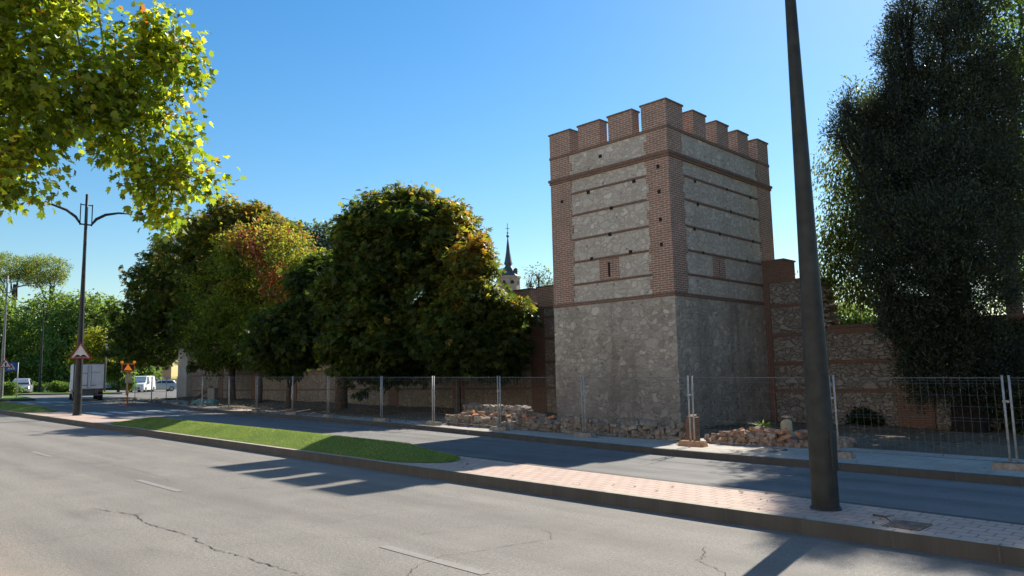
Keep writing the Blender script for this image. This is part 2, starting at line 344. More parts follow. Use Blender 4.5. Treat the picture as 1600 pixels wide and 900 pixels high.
L_GRASS=leaf_mat('grass_blade',[(0,(.17,.235,.06)),(.6,(.25,.31,.085)),(1,(.36,.38,.13))],.35,rough=.7,gloss=.1)
L_DRY=leaf_mat('fallen_leaf',[(0,(.16,.10,.05)),(1,(.30,.20,.10))],.15)

# ------------------------------------------------------------------ foliage
rng=np.random.default_rng(7)
def unit(a): return a/np.maximum(np.linalg.norm(a,axis=-1,keepdims=True),1e-9)
def mesh_np(name, V, k, nf, tint, rnd, mat, parent=None):
    me=bpy.data.meshes.new(name); nv=len(V)
    me.vertices.add(nv); me.vertices.foreach_set('co',V.astype(np.float32).ravel())
    me.loops.add(nf*k); me.loops.foreach_set('vertex_index',np.arange(nf*k,dtype=np.int32))
    me.polygons.add(nf); me.polygons.foreach_set('loop_start',np.arange(nf,dtype=np.int32)*k)
    me.update(calc_edges=True)
    for nm,a in (('tint',tint),('rnd',rnd)):
        at_=me.attributes.new(nm,'FLOAT','FACE'); at_.data.foreach_set('value',a.astype(np.float32))
    me.materials.append(mat)
    o=bpy.data.objects.new(name,me); COL.objects.link(o)
    if parent is not None: o.parent=parent
    return o
STAR=[(0,-.05),(.30,.02),(.50,.30),(.33,.34),(.46,.72),(.20,.60),(0,1.0),(-.20,.60),(-.46,.72),(-.33,.34),(-.50,.30),(-.30,.02)]
def leaves(name, P, D, Nn, size, tint, mat, parent, shape='rhomb', width=.42):
    """P base points, D leaf directions, Nn leaf normals."""
    D=unit(D); B=unit(np.cross(Nn,D)); Nn=unit(np.cross(D,B)); n=len(P); s=size[:,None]
    rnd=rng.random(n)
    if shape=='star':
        V=np.stack([P+s*(x*B+y*D+(abs(x)*.35-y*y*.18)*Nn) for x,y in STAR],1)
        return mesh_np(name,V.reshape(-1,3),len(STAR),n,tint,rnd,mat,parent)
    if shape=='palm':
        out=[]
        for a in (-75,-38,0,38,75):
            ca,sa=math.cos(math.radians(a)),math.sin(math.radians(a)); d=D*ca+B*sa; b=B*ca-D*sa; L=s*(1-.3*abs(a)/75)
            out.append(np.stack([P,P+L*(.6*d+.17*b-.05*Nn),P+L*(d-.28*Nn),P+L*(.6*d-.17*b-.05*Nn)],1))
        V=np.stack(out,1).reshape(-1,3)
        return mesh_np(name,V,4,n*5,np.repeat(tint,5),np.clip(np.repeat(rnd,5)+rng.normal(0,.12,n*5),0,1),mat,parent)
    V=np.stack([P,P+s*(.5*D+width*B+.06*Nn),P+s*(D-.12*Nn),P+s*(.5*D-width*B+.06*Nn)],1).reshape(-1,3)
    return mesh_np(name,V,4,n,tint,rnd,mat,parent)
def crown(name, lobes, nclump, per, clr, size, mat, parent, shape='rhomb', tintfn=None, inner=.3, hang=.3, base=None, flat=.6, width=.42, cull=.62, jitter=.14, tsp=.16):
    L=np.array(lobes,float); c,r=L[:,:3],L[:,3:6]
    a=(r[:,0]*r[:,1]+r[:,0]*r[:,2]+r[:,1]*r[:,2]); k=rng.choice(len(L),nclump,p=a/a.sum())
    d=unit(rng.normal(size=(nclump,3)))
    ph=rng.random((4,3))*6; bumpy=sum(np.sin(d@(rng.normal(size=3)*3.2)+p[0]) for p in ph)/4
    fr=np.where(rng.random(nclump)<inner,rng.uniform(.35,.8,nclump),rng.uniform(.82,1.06,nclump)+(rng.random(nclump)<.12)*rng.uniform(.06,.2,nclump))*(1+jitter*bumpy*1.6)
    C=c[k]+d*r[k]*fr[:,None]
    inside=np.zeros(nclump,bool)
    for i in range(len(L)):
        inside|=(i!=k)&(np.linalg.norm((C-c[i])/r[i],axis=1)<cull)
    keep=~inside|(rng.random(nclump)<.12)
    C,d,k=C[keep],d[keep],k[keep]; nc=len(C)
    rr=clr*rng.uniform(.6,1.35,nc)
    off=np.clip(rng.normal(size=(nc,per,3)),-1.7,1.7)*.55; off[:,:,2]*=flat
    P=(C[:,None]+off*rr[:,None,None]).reshape(-1,3)
    O=unit(np.repeat(d,per,0)+.6*off.reshape(-1,3))
    n=len(P)
    D=unit(O*.7+rng.normal(size=(n,3))*.55+np.array([0,0,-hang])); N_=unit(O*.35+np.array([0,0,.75])+rng.normal(size=(n,3))*.45)
    ct=tintfn(C,d) if tintfn else rng.random(nc)*.5
    t=np.clip(np.repeat(ct,per)+rng.normal(0,tsp,n),0,1)
    sz=size*rng.uniform(.65,1.25,n)
    if base is not None: P=P-np.array(base)
    return leaves(name,P,D,N_,sz,t,mat,parent,shape,width), C
def limbs(name, base, lobes, mat, parent, r0=.25, fork=.35, seed=0, twigs=3, lean=(0,0), nlimb=None, seg=9, ls=1.0):
    """trunk that forks and sends tapered limbs into the crown; coordinates relative to the base"""
    R=random.Random(seed); mb=MB(); b=Vector(base)
    L=[Vector(l[:3])-b for l in lobes]; top=max(l.z for l in L); hf=top*fork
    f=Vector((lean[0],lean[1],hf))
    pts=[Vector((0,0,-.25)),Vector((0,0,.12)),f*.35+Vector((R.uniform(-.06,.06),R.uniform(-.06,.06),0)),f*.7,f]
    mb.tube(pts,[r0*1.7,r0*1.25,r0,r0*.9,r0*.82],seg)
    for i,l in enumerate(L[:nlimb]):
        rr=ls*r0*R.uniform(.42,.62); s=f-Vector((0,0,R.uniform(0,hf*.25)))
        m1=s.lerp(l,.35)+Vector((R.uniform(-.3,.3),R.uniform(-.3,.3),-.05*l.length*R.random()))
        m2=s.lerp(l,.7)+Vector((R.uniform(-.3,.3),R.uniform(-.3,.3),.1))
        mb.tube([s,m1,m2,l],[rr,rr*.75,rr*.5,rr*.22],7)
        for k in range(twigs):
            rad=lobes[i][3:6]; e=l+Vector((R.gauss(0,.5)*rad[0],R.gauss(0,.5)*rad[1],R.gauss(0,.45)*rad[2]))
            st=m1.lerp(l,R.uniform(.1,.9)); mid=st.lerp(e,.5)+Vector((R.uniform(-.2,.2),R.uniform(-.2,.2),.12))
            mb.tube([st,mid,e],[rr*.3,rr*.2,rr*.07],5)
    return mb.build(name,mat,parent,True)
def px_lobe(px,py,Y,rx,rz,ry=None):           # lobe given by where it shows in the photograph and its depth Y
    p=at(px,py,Y); k=Y/FPX
    return (*p, rx*k, (ry if ry else rx)*k, rz*k)
def nl(px,py,n,rx,rz,ry=None):                # the same, with the lobe on the line n metres across the street
    return px_lobe(px,py,n/(NS[1]+NS[0]*(px-800)/FPX),rx,rz,ry)
def tree(label, cat, base, lobes, mat, nclump, per, clr, size, shape='rhomb', tintfn=None, name='broadleaf_tree', bark=None, r0=.2, fork=.35, group=None, seed=0, twigs=3, lean=(0,0), nlimb=None, **kw):
    b=(base[0],base[1],gz(base[0])+(base[2] if len(base)>2 else .1))
    root=thing(name,label,cat,b,0,group)
    crown('crown',lobes,nclump,per,clr,size,mat,root,shape,tintfn,base=b,**kw)
    limbs('trunk',b,lobes,bark or M_BARK,root,r0,fork,seed,twigs,lean,nlimb)
    return root

# ------------------------------------------------------------------ ground, roads, median, pavements
def sheet(name, poly, h, mat, parent=None, kind='structure'):
    mb=MB(); mb.add([W(t,n,h) for t,n in poly],[tuple(range(len(poly)))]); mb.uv=tn_uv
    o=mb.build(name,mat,parent)
    for p in o.data.polygons:
        if p.normal.z<0: p.flip()
    if kind: tag(o,kind=kind)
    return o
def strip(name, pa, pb, h, mat, parent=None, kind='structure', thick=0):
    """quads between two polylines of equal length in (t,n); thick>0 adds the side walls"""
    mb=MB(); n=len(pa); vs=[W(*p,h) for p in pa]+[W(*p,h) for p in pb]
    fs=[(i,i+1,n+i+1,n+i) for i in range(n-1)]
    if thick:
        vs+=[W(*p,h-thick) for p in pa]+[W(*p,h-thick) for p in pb]
        fs+=[(i,2*n+i,2*n+i+1,i+1) for i in range(n-1)]+[(n+i,n+i+1,3*n+i+1,3*n+i) for i in range(n-1)]
        fs+=[(0,n,3*n,2*n),(n-1,3*n-1,4*n-1,2*n-1)]
    mb.add(vs,fs); mb.uv=tn_uv; o=mb.build(name,mat,parent)
    if kind: tag(o,kind=kind)
    return o
sheet('ground',[(-400,-300),(900,-300),(900,900),(-400,900)],-.05,M_GROUND)
road=sheet('near_road',[(-60,.9),(-60,8.9),(58,8.9),(58,.9)],0,M_ROAD)
FK=[(-30,15.35),(5,15.3),(10.5,15.4),(14,15.75),(17,16.2),(21,16.7),(30,16.95),(41,17.15),(47,18.0),(52,19.3),(58,21.0)]      # far kerb line
far=strip('far_road',[(t,10.6) for t,_ in FK],FK,0,M_ROAD2)
sheet('junction',[(57.99,-20),(57.99,26),(100,40),(200,80),(220,20),(110,-10),(90,-30)],.004,M_ROAD2)
strip('near_sidewalk',[(-60,-16),(60,-16)],[(-60,.9),(60,.9)],.14,M_SLAB,thick=.3)  # its unseen rear part is widened to bounce sunlight onto the tower
# median
MF=[(-60,10.3),(2,10.45),(6,10.65),(10,10.75),(14,10.95),(18,11.05),(24,11.0),(28,10.9),(32,10.75),(40,10.75),(46,10.9),(54,10.8),(58.6,10.3)]
med=strip('median',[(t,9.02) for t,_ in MF],[(t,n-.12) for t,n in MF],.165,M_PAVER,thick=.3)
strip('near_kerb',[(-60,8.88),(59,8.88)],[(-60,9.02),(59,9.02)],.172,M_KERB,thick=.35)  # weathered grey, darkened to carry the shade on its backlit face
strip('kerb_lit_top',[(-60,8.885),(59,8.885)],[(-60,9.015),(59,9.015)],.175,kerb_mat('kerb_lit_pale',(.40,.345,.27)))  # pale strip over the same kerb: sunlight on its top put into colour
strip('median_far_kerb',[(t,n-.12) for t,n in MF],MF,.168,M_KERBD,thick=.35)
def mound(name, t0, t1, hmax, nblade, seed):
    """raised strip of short turf with rounded ends"""
    T=np.linspace(t0,t1,70); mb=MB(); rows=[]
    def prof(t,v):
        e=min(1,max(0,(t-t0)/1.7))*min(1,max(0,(t1-t)/2.4))
        n0=9.04; n1=np.interp(t,[m[0] for m in MF],[m[1] for m in MF])-.14
        mid=(n0+n1)/2; hw=(n1-n0)/2*min(1,math.sqrt(max(0,min((t-t0)/.9,(t1-t)/1.2,1))))
        s=-1+2*v; n=mid+hw*s; c=.15                # planar banks up to a ridge a little beyond the middle
        k=(s+1)/(1+c) if s<c else (1-s)/(1-c)
        h=.17+hmax*e*(k-.12*max(0,k-.8)**1.5*6)
        return n,h
    K=13; vs=[]; fs=[]
    for i,t in enumerate(T):
        for j in range(K):
            n,h=prof(t,j/(K-1)); vs.append(W(t,n,h+.004))
    for i in range(len(T)-1):
        for j in range(K-1):
            a=i*K+j; fs.append((a,a+1,a+K+1,a+K))
    mb.add(vs,fs); o=mb.build(name,M_TURF,None,True); tag(o,kind='structure')
    r=np.random.default_rng(seed); P=[];
    tt=r.uniform(t0+.05,t1-.05,nblade); vv=r.random(nblade)
    P=np.array([W(t,*prof(t,v)) for t,v in zip(tt,vv)])
    D=unit(r.normal(size=(nblade,3))*.45+np.array([0,0,1.])); Nn=unit(r.normal(size=(nblade,3)))
    patch=.5+.22*np.sin(tt*1.9+vv*4)+.18*np.sin(tt*5.3-vv*9)
    g=leaves('grass',P,D,Nn,r.uniform(.012,.030,nblade),np.clip(patch*.8+r.normal(0,.2,nblade),0,1),L_GRASS,None,'rhomb',.12)
    tag(g,kind='stuff'); return o
mound('median_lawn',11.5,30.4,.27,80000,3)
mound('median_lawn',41.0,58.0,.27,30000,4)
# far pavement and the dirt verge
SB=[(-30,18.9),(5,18.9),(10.5,19.0),(14,18.6),(17,18.2),(21,18.3),(30,18.5),(41,18.6),(47,19.6),(52,21),(58,23)]
strip('far_kerb',FK,[(t,n+.14) for t,n in FK],.142,M_KERBD,thick=.3)
strip('far_sidewalk',[(t,n+.14) for t,n in FK],SB,.136,M_SLAB,thick=.3)
def verge():
    mb=MB(); T=np.linspace(-30,64,120); K=34; vs=[]; fs=[]; R=np.random.default_rng(5)
    for t in T:
        n0=np.interp(t,[p[0] for p in SB],[p[1] for p in SB])-.03
        for j in range(K):
            v=j/(K-1); n=n0+v*(44-n0) if True else 0
            b=.05*math.sin(t*1.7+n*.9)+.04*math.sin(t*.6-n*1.9)+R.normal(0,.018)
            vs.append(W(t,n,.128+min(1,v*12)*(.07+b)))
    for i in range(len(T)-1):
        for j in range(K-1): a=i*K+j; fs.append((a,a+1,a+K+1,a+K))
    mb.add(vs,fs); tag(mb.build('dirt_verge',M_EARTH,None,True),kind='structure')
verge()
# road markings, cracks, covers
def mark(name,t0,t1,n0,n1,mat,parent,h=.005): return sheet(name,[(t0,n0),(t1,n0),(t1,n1),(t0,n1)],h,mat,parent,None)
for t0,t1 in ((12.6,14.5),(5.35,7.0),(20.1,21.8),(27.6,29.2),(-2,-.3)): mark('lane_dash',t0,t1,4.93,5.05,M_PAINT,road)
for k in range(6): mark('zebra_stripe',40.3,43.6,11.15+k*1.02,11.65+k*1.02,M_PAINT2,far)
for k in range(8): mark('zebra_stripe',60.5,63.5,11.2+k*1.1,11.75+k*1.1,M_PAINT2,far,.009)
sheet('stop_line',[(66.0,13.0),(66.5,13.0),(61.6,22),(61.1,22)],.009,M_PAINT2,far,None)
def crack(pts, w, parent, seed, jag=.07, sub=14):
    R=random.Random(seed); P=[]; wa=wb=0.
    for (a,b) in zip(pts[:-1],pts[1:]):
        for k in range(sub):
            f=k/sub; wa=.6*wa+R.gauss(0,jag*.38); wb=.6*wb+R.gauss(0,jag*.38); P.append((a[0]+(b[0]-a[0])*f+wa,a[1]+(b[1]-a[1])*f+wb*.7))
    P.append(pts[-1]); A=[];B=[]
    for i,(t,n) in enumerate(P):
        a=P[max(0,i-1)]; b=P[min(len(P)-1,i+1)]; d=np.array([b[0]-a[0],b[1]-a[1]]); d=d/max(1e-6,np.hypot(*d)); q=np.array([-d[1],d[0]])
        ww=w*.42*R.uniform(.1,1.6)*min(1,(i+.3)/4,(len(P)-i)/4)*.5
        A.append((t+q[0]*ww,n+q[1]*ww)); B.append((t-q[0]*ww,n-q[1]*ww))
    return strip('crack',A,B,.006,M_CRACK,parent,None)
crack([(11.9,3.50),(10.9,3.72),(10.07,3.64),(9.0,3.72),(8.2,3.62),(7.66,3.67),(6.6,3.72),(5.2,3.66)],.03,road,1,.05)
crack([(9.8,1.9),(9.99,2.66),(10.0,3.6)],.014,road,2,.03)
crack([(4.5,7.5),(4.28,7.1),(4.22,6.9),(3.78,6.62),(3.5,6.2)],.02,road,3,.03)
crack([(5.7,4.3),(5.9,4.52),(6.1,4.82),(6.17,5.22),(5.92,6.55),(6.15,6.82),(6.37,6.87)],.014,road,4,.035)
crack([(8.2,3.7),(8.0,4.6),(7.2,5.4),(7.0,6.9)],.010,road,5,.04); crack([(9.0,3.7),(8.5,4.9),(8.7,6.6)],.009,road,6,.04)
crack([(21,2.2),(20.6,3.6),(20.8,5.3),(20.5,8.8)],.018,road,7,.05); crack([(30,5.4),(24,5.2),(16,5.5),(13,5.3)],.014,road,8,.06)
crack([(9.3,13.2),(9.55,14.3),(9.8,15.3)],.03,far,9,.02); crack([(9.65,13.5),(9.9,14.6),(10.05,15.35)],.025,far,10,.02)
crack([(25,13.4),(18,13.3),(9,13.1),(1,13.2)],.03,far,11,.05)

# ------------------------------------------------------------------ tower
T0,T1,N0,N1=13.11,18.27,20.78,28.10
tcx=((T0+T1)/2)*US+((N0+N1)/2)*NS; ZB=gz(tcx[0])+.1
tower=thing('brick_stone_tower','square crenellated tower of grey rubble stone with brick corners and brick merlons','tower',(tcx[0],tcx[1],ZB),TH)
tc,ncn=(T0+T1)/2,(N0+N1)/2
a,b=(N1-N0)/2,(T1-T0)/2                        # half sizes along x (across) and y (along)
Z=lambda z:z-ZB
BANDZ=[4.41,5.12,5.94,6.77,7.68,8.50,9.08]
m=MB(); m.box(-a-.03,a+.03,-b-.03,b+.03,-.9,Z(4.36)); m.build('stone_base',M_STONEB,tower)
m=MB(); m.box(-a,a,-b,b,Z(4.36),Z(9.4)); 
for x0,x1,y0,y1 in ((-a,-a+.4,-b,b),(a-.4,a,-b,b),(-a+.4,a-.4,-b,-b+.4),(-a+.4,a-.4,b-.4,b)): m.box(x0,x1,y0,y1,Z(9.4),Z(9.98))
m.build('rubble_wall',M_STONE,tower)
R=random.Random(3)
for sx,sy,wx,wy in ((-1,-1,.84,.85),(-1,1,.84,.95),(1,-1,1.05,.85),(1,1,1.05,.95)):
    m=MB(); zs=list(np.linspace(4.36,9.98,20))
    for i in range(len(zs)-1):
        ex=wx+(.045 if i%2 else -.02)+R.uniform(-.035,.035); ey=wy+(.045 if i%2 else -.02)+R.uniform(-.035,.035)
        x0,x1=sorted((sx*(a+.022),sx*(a-ex))); y0,y1=sorted((sy*(b+.022),sy*(b-ey)))
        m.box(x0,x1,y0,y1,Z(zs[i]),Z(zs[i+1]))
    m.build('corner_quoin',M_BRICK,tower)
def ring(zc,hh,e,mat,name):
    m=MB(); z0,z1=Z(zc-hh),Z(zc+hh)
    for x0,x1,y0,y1 in ((-a-e,-a+.1,-b-e,b+e),(a-.1,a+e,-b-e,b+e),(-a+.1,a-.1,-b-e,-b+.1),(-a+.1,a-.1,b-.1,b+e)): m.box(x0,x1,y0,y1,z0,z1)
    return m.build(name,mat,tower)
for z in BANDZ[1:-1]:
    m=MB()                                      # courses run between the corner quoins only
    for x0,x1,y0,y1 in ((-a-.018,-a+.1,-b+.8,b-.9),(a-.1,a+.018,-b+.8,b-.9),(-a+.8,a-1.0,-b-.018,-b+.1),(-a+.8,a-1.0,b-.1,b+.018)): m.box(x0,x1,y0,y1,Z(z-.042),Z(z+.042))
    m.build('brick_course',M_BAND,tower)
ring(4.41,.065,.045,M_BAND,'brick_course'); ring(9.06,.05,.055,M_BAND,'string_course'); ring(9.155,.045,.09,M_BAND,'string_course')
ring(10.03,.05,.04,M_BAND,'parapet_course')
def merlon(x0,x1,y0,y1):
    m=MB(); m.box(x0,x1,y0,y1,Z(10.08),Z(10.93)); o=m.build('merlon',M_BRICK,tower)
    c=MB(); c.box(x0-.035,x1+.035,y0-.035,y1+.035,Z(10.93),Z(10.99)); c.frus(x0-.01,x1+.01,y0-.01,y1+.01,Z(10.99),Z(11.07),.16,.16); c.build('merlon_cap',M_CAPB,o)
lt=[(13.11,14.09),(14.47,15.5),(15.87,16.88),(17.27,18.27)]; rn=[(20.78,21.78),(22.45,23.32),(24.07,24.92),(25.65,26.47),(27.25,28.1)]
e=.02
for k,(p,q) in enumerate(lt):
    y0,y1=p-tc,q-tc
    if k in (0,3): y0-=e*(k==0); y1+=e*(k==3)
    for side in (0,1):
        full=(rn[0] if side==0 else rn[-1]); d=(full[1]-full[0]) if k in (0,3) else .4
        if side==0: merlon(-a-e,-a+d,y0,y1)
        else: merlon(a-d,a+e,y0,y1)
for p,q in rn[1:-1]:
    merlon(p-ncn,q-ncn,-b-e,-b+.4); merlon(p-ncn,q-ncn,b-.4,b+e)
def slit(face, c, blind):
    m=MB(); w_=.42
    if face=='L':
        y=c-tc; m.box(-a-.02,-a+.1,y-w_,y-.05,Z(5.175),Z(5.885)); m.box(-a-.02,-a+.1,y+.05,y+w_,Z(5.175),Z(5.885)); m.box(-a-.02,-a+.1,y-.05,y+.05,Z(5.76),Z(5.885)); m.box(-a-.02,-a+.1,y-.05,y+.05,Z(5.175),Z(5.24))
        o=m.build('slit_surround',M_BRICK,tower); h=MB(); h.box(-a-.006,-a+.06,y-.05,y+.05,Z(5.24),Z(5.76)); h.build('arrow_slit',M_HOLE,o)
    else:
        x=c-ncn; m.box(x-w_,x-.04,-b-.02,-b+.1,Z(5.175),Z(5.885)); m.box(x+.04,x+w_,-b-.02,-b+.1,Z(5.175),Z(5.885)); m.box(x-.04,x+.04,-b-.02,-b+.1,Z(5.76),Z(5.885)); m.box(x-.04,x+.04,-b-.02,-b+.1,Z(5.175),Z(5.24))
        o=m.build('slit_surround',M_BRICK,tower); h=MB(); h.box(x-.04,x+.04,-b-.008,-b+.06,Z(5.24),Z(5.76)); h.build('arrow_slit',M_BRICKW,o)
slit('L',15.69,False); slit('R',23.74,True)
# putlog holes where scaffold beams once sat
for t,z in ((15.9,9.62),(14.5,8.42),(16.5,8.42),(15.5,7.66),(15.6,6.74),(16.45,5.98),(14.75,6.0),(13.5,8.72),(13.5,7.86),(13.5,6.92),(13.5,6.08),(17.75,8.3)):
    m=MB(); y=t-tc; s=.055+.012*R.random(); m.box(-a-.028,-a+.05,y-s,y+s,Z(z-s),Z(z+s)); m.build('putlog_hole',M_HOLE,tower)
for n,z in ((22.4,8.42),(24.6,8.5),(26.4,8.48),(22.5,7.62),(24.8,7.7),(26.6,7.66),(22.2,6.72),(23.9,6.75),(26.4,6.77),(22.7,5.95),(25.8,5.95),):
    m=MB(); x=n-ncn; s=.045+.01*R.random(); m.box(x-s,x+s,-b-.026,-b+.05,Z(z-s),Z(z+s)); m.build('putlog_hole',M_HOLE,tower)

# ------------------------------------------------------------------ city walls
def wall_root(name,label,t,n,zw):
    q=t*US+n*NS; z=zw; return thing(name,label,'wall',(q[0],q[1],z),TH), t, n, z
# right wall
wr,wt,wn,wz=wall_root('city_wall','low rubble stone wall with brick courses running right from the tower',5,27.4,gz((5*US+27.4*NS)[0]))
X=lambda n:n-wn
Y_=lambda t:t-wt
m=MB(); m.box(X(27.0),X(27.9),Y_(-18),Y_(11.1),-1.2,3.10-wz); m.box(X(27.0),X(27.9),Y_(11.1),Y_(13.07),-1.2,5.17-wz); m.build('rubble_wall',M_STONEW,wr)
m=MB(); m.box(X(26.955),X(27.945),Y_(-18),Y_(10.75),3.10-wz,3.33-wz); m.box(X(26.90),X(28.0),Y_(-18),Y_(10.72),3.33-wz,3.42-wz); m.build('brick_coping',M_BRICKW,wr)
m=MB(); m.box(X(26.95),X(27.95),Y_(11.35),Y_(12.22),5.17-wz,5.25-wz); m.build('stub_coping',M_BAND,wr)
for z,t0 in ((2.12,12.85),(1.12,12.85),(3.18,12.85),(4.28,12.85)):
    for (ta,tb) in (((8.62,t0),(-1.0,7.5),(-18,-2.1)) if z<3 else ((11.12,t0),)):
        m=MB(); m.box(X(26.975),X(27.05),Y_(ta),Y_(tb),z-.07-wz,z+.07-wz); m.build('brick_course',M_BRICKW,wr)
for ta,tb,z1 in ((7.5,8.62,3.10),(-2.1,-1.0,3.10),(12.85,13.07,5.17)):
    m=MB(); m.box(X(26.94),X(27.1),Y_(ta),Y_(tb),-1.2,z1-wz); m.build('brick_pilaster',M_BRICKW,wr)
m=MB(); m.box(X(26.97),X(27.93),Y_(12.22),Y_(13.07),5.17-wz,6.0-wz); o=m.build('merlon',M_BRICKW,wr)
m=MB(); m.box(X(26.93),X(27.97),Y_(12.18),Y_(13.07),6.0-wz,6.06-wz); m.build('merlon_cap',M_CAPB,o)
def blob(c, s, seed, rough=.22, sub=1):
    bm=bmesh.new(); bmesh.ops.create_icosphere(bm,subdivisions=sub,radius=1); R=random.Random(seed)
    rot=Matrix.Rotation(R.random()*6.3,3,'Z')@Matrix.Rotation(R.uniform(-.3,.3),3,'X'); vs=[]
    for v in bm.verts:
        q=v.co*(1+R.uniform(-rough,rough)); q=Vector([math.copysign(abs(x)**.6,x) for x in q]); q=rot@Vector((q.x*s[0],q.y*s[1],q.z*s[2])); vs.append((q.x+c[0],q.y+c[1],q.z+c[2]))
    fs=[tuple(v.index for v in f.verts) for f in bm.faces]; bm.free(); return vs,fs
def chunk(c, s, seed):
    R=random.Random(seed); rot=Matrix.Rotation(R.random()*6.3,3,'Z')@Matrix.Rotation(R.uniform(-.35,.35),3,'X')@Matrix.Rotation(R.uniform(-.25,.25),3,'Y'); vs=[]
    for z in (-1,1):
        for x,y in ((-1,-1),(1,-1),(1,1),(-1,1)):
            k=.82 if z>0 else 1.; q=rot@Vector((x*s[0]*k*R.uniform(.7,1.1),y*s[1]*k*R.uniform(.7,1.1),z*s[2]*R.uniform(.75,1.15))); vs.append((q.x+c[0],q.y+c[1],q.z+c[2]))
    return vs,[(0,3,2,1),(4,5,6,7),(0,1,5,4),(1,2,6,5),(2,3,7,6),(3,0,4,7)]
m=MB(); R=random.Random(11)                     # the broken end of the high part
for k in range(46):
    z=3.1+2.1*k/46; reach=.55*(1-.55*abs(math.sin(k*.55)))*(1.15-.5*(z-3.1)/2.1)
    for q in range(3):
        m.add(*blob((X(27.1+.33*q+R.uniform(-.05,.05)),Y_(11.12-R.uniform(0,reach)),z-wz),(R.uniform(.14,.22),R.uniform(.13,.26),R.uniform(.05,.10)),k*7+q))
m.build('broken_end',M_STONEW,wr)
# left wall
wl,wt2,wn2,wz2=wall_root('city_wall','long old brown stone and brick wall running left from the tower behind the trees',40,26.4,gz((40*US+26.4*NS)[0]))
X2=lambda n:n-wn2
Y2=lambda t:t-wt2
m=MB(); m.box(X2(26.0),X2(26.9),Y2(18.29),Y2(63.9),-2.2,5.0-wz2); m.build('rubble_wall',M_STONEL,wl)
m=MB(); m.box(X2(25.95),X2(26.95),Y2(18.29),Y2(63.9),5.0-wz2,5.09-wz2); m.build('brick_coping',M_BRICKW,wl)
for z in (1.3,2.5,3.6,4.6):
    for k in range(8):
        t0=18.3+k*5.7; m=MB(); m.box(X2(25.98),X2(26.05),Y2(t0 if k==0 else t0+.45),Y2(t0+4.6 if k else t0+5.25),z-.06-wz2,z+.06-wz2)
        if k: m=MB(); m.box(X2(25.98),X2(26.05),Y2(t0+.45),Y2(t0+5.25),z-.06-wz2,z+.06-wz2)
        m.build('brick_course',M_BRICKW,wl)
for k in range(1,8):
    t0=18.3+k*5.7; m=MB(); m.box(X2(25.95),X2(26.1),Y2(t0-.45),Y2(t0+.45),-2.2,5.0-wz2); m.build('brick_pilaster',M_BRICKW,wl)
for k in range(11):
    t0=22.95+k*1.72 if k else 22.9
    if k==0: t0,t1_=22.75,23.98
    else: t0=24.4+(k-1)*1.6; t1_=t0+1.1
    m=MB(); m.box(X2(26.0),X2(26.9),Y2(t0),Y2(t1_),5.09-wz2,6.02-wz2); o=m.build('merlon',M_BRICK,wl)
    c=MB(); c.box(X2(25.96),X2(26.94),Y2(t0-.04),Y2(t1_+.04),6.02-wz2,6.08-wz2); c.build('merlon_cap',M_CAPB,o)
m=MB(); m.box(X2(26.0),X2(26.9),Y2(18.3),Y2(22.75),5.09-wz2,5.12-wz2); m.build('wall_walk',M_CAPB,wl)
# pier that ends the left wall
q=64.9*US+26.3*NS
pr=thing('stone_pier','tall pale grey stone pier ending the old wall at its far left','pillar',(q[0],q[1],gz(q[0])),TH)
m=MB(); m.box(-.7,.7,-.95,.95,-.6,4.35); m.build('pier_shaft',M_PIER,pr,bevel=.04)
m=MB(); m.frus(-.74,.74,-1.0,1.0,4.35,4.45,.08,.08); m.build('pier_cap',M_PIER,pr)

# ------------------------------------------------------------------ church tower far behind
cp=at(795,452,185.); kx=185/FPX
ch=thing('church_tower','pale pink church tower with slim grey slate spire and cross far behind the wall','church tower',(cp[0],cp[1],gz(cp[0])),.35)
zt=lambda y:at(795,y,185.)[2]-gz(cp[0])
def ngon(n,r,ph=0): return [(r*math.cos(2*math.pi*k/n+ph),r*math.sin(2*math.pi*k/n+ph)) for k in range(n)]
def loft(rs,n=8,ph=0):
    m=MB(); rings=[[(x,y,z) for x,y in ngon(n,r,ph)] for r,z in rs]; b=0; vs=[v for rg in rings for v in rg]
    fs=[(i*n+k,i*n+(k+1)%n,(i+1)*n+(k+1)%n,(i+1)*n+k) for i in range(len(rs)-1) for k in range(n)]+[tuple(reversed(range(n))),tuple((len(rs)-1)*n+k for k in range(n))]
    m.add(vs,fs); return m
loft([(18*kx*1.0,-1),(18*kx,zt(436)),(19.5*kx,zt(435)),(19.5*kx,zt(432.5))],8,.39).build('belfry',M_PINK,ch)
for k in range(8):
    an=.39+math.pi/8+k*math.pi/4; r=18*kx*math.cos(math.pi/8)+.02
    wv=MB(); c0=Vector((math.cos(an),math.sin(an),0)); s0=Vector((-math.sin(an),math.cos(an),0)); ps=[]
    for d in (-.15,.08):
        for sx,zz in ((-.42,zt(445)),(.42,zt(445)),(.42,zt(441.5)),(.22,zt(440)),(-.22,zt(440)),(-.42,zt(441.5))): ps.append(c0*(r+d)+s0*sx+Vector((0,0,zz)))
    wv.add(ps,[tuple(range(6)),tuple(reversed(range(6,12)))]+[(i,(i+1)%6,6+(i+1)%6,6+i) for i in range(6)]); wv.build('belfry_window',M_DARK,ch)
loft([(17*kx,zt(432.5)),(12*kx,zt(427)),(8*kx,zt(420)),(5*kx,zt(416)),(5*kx,zt(413.5)),(7*kx,zt(413)),(5.2*kx,zt(406)),(3.2*kx,zt(394)),(1.7*kx,zt(380)),(.6*kx,zt(371))],8,.39).build('spire',M_SLATE,ch)
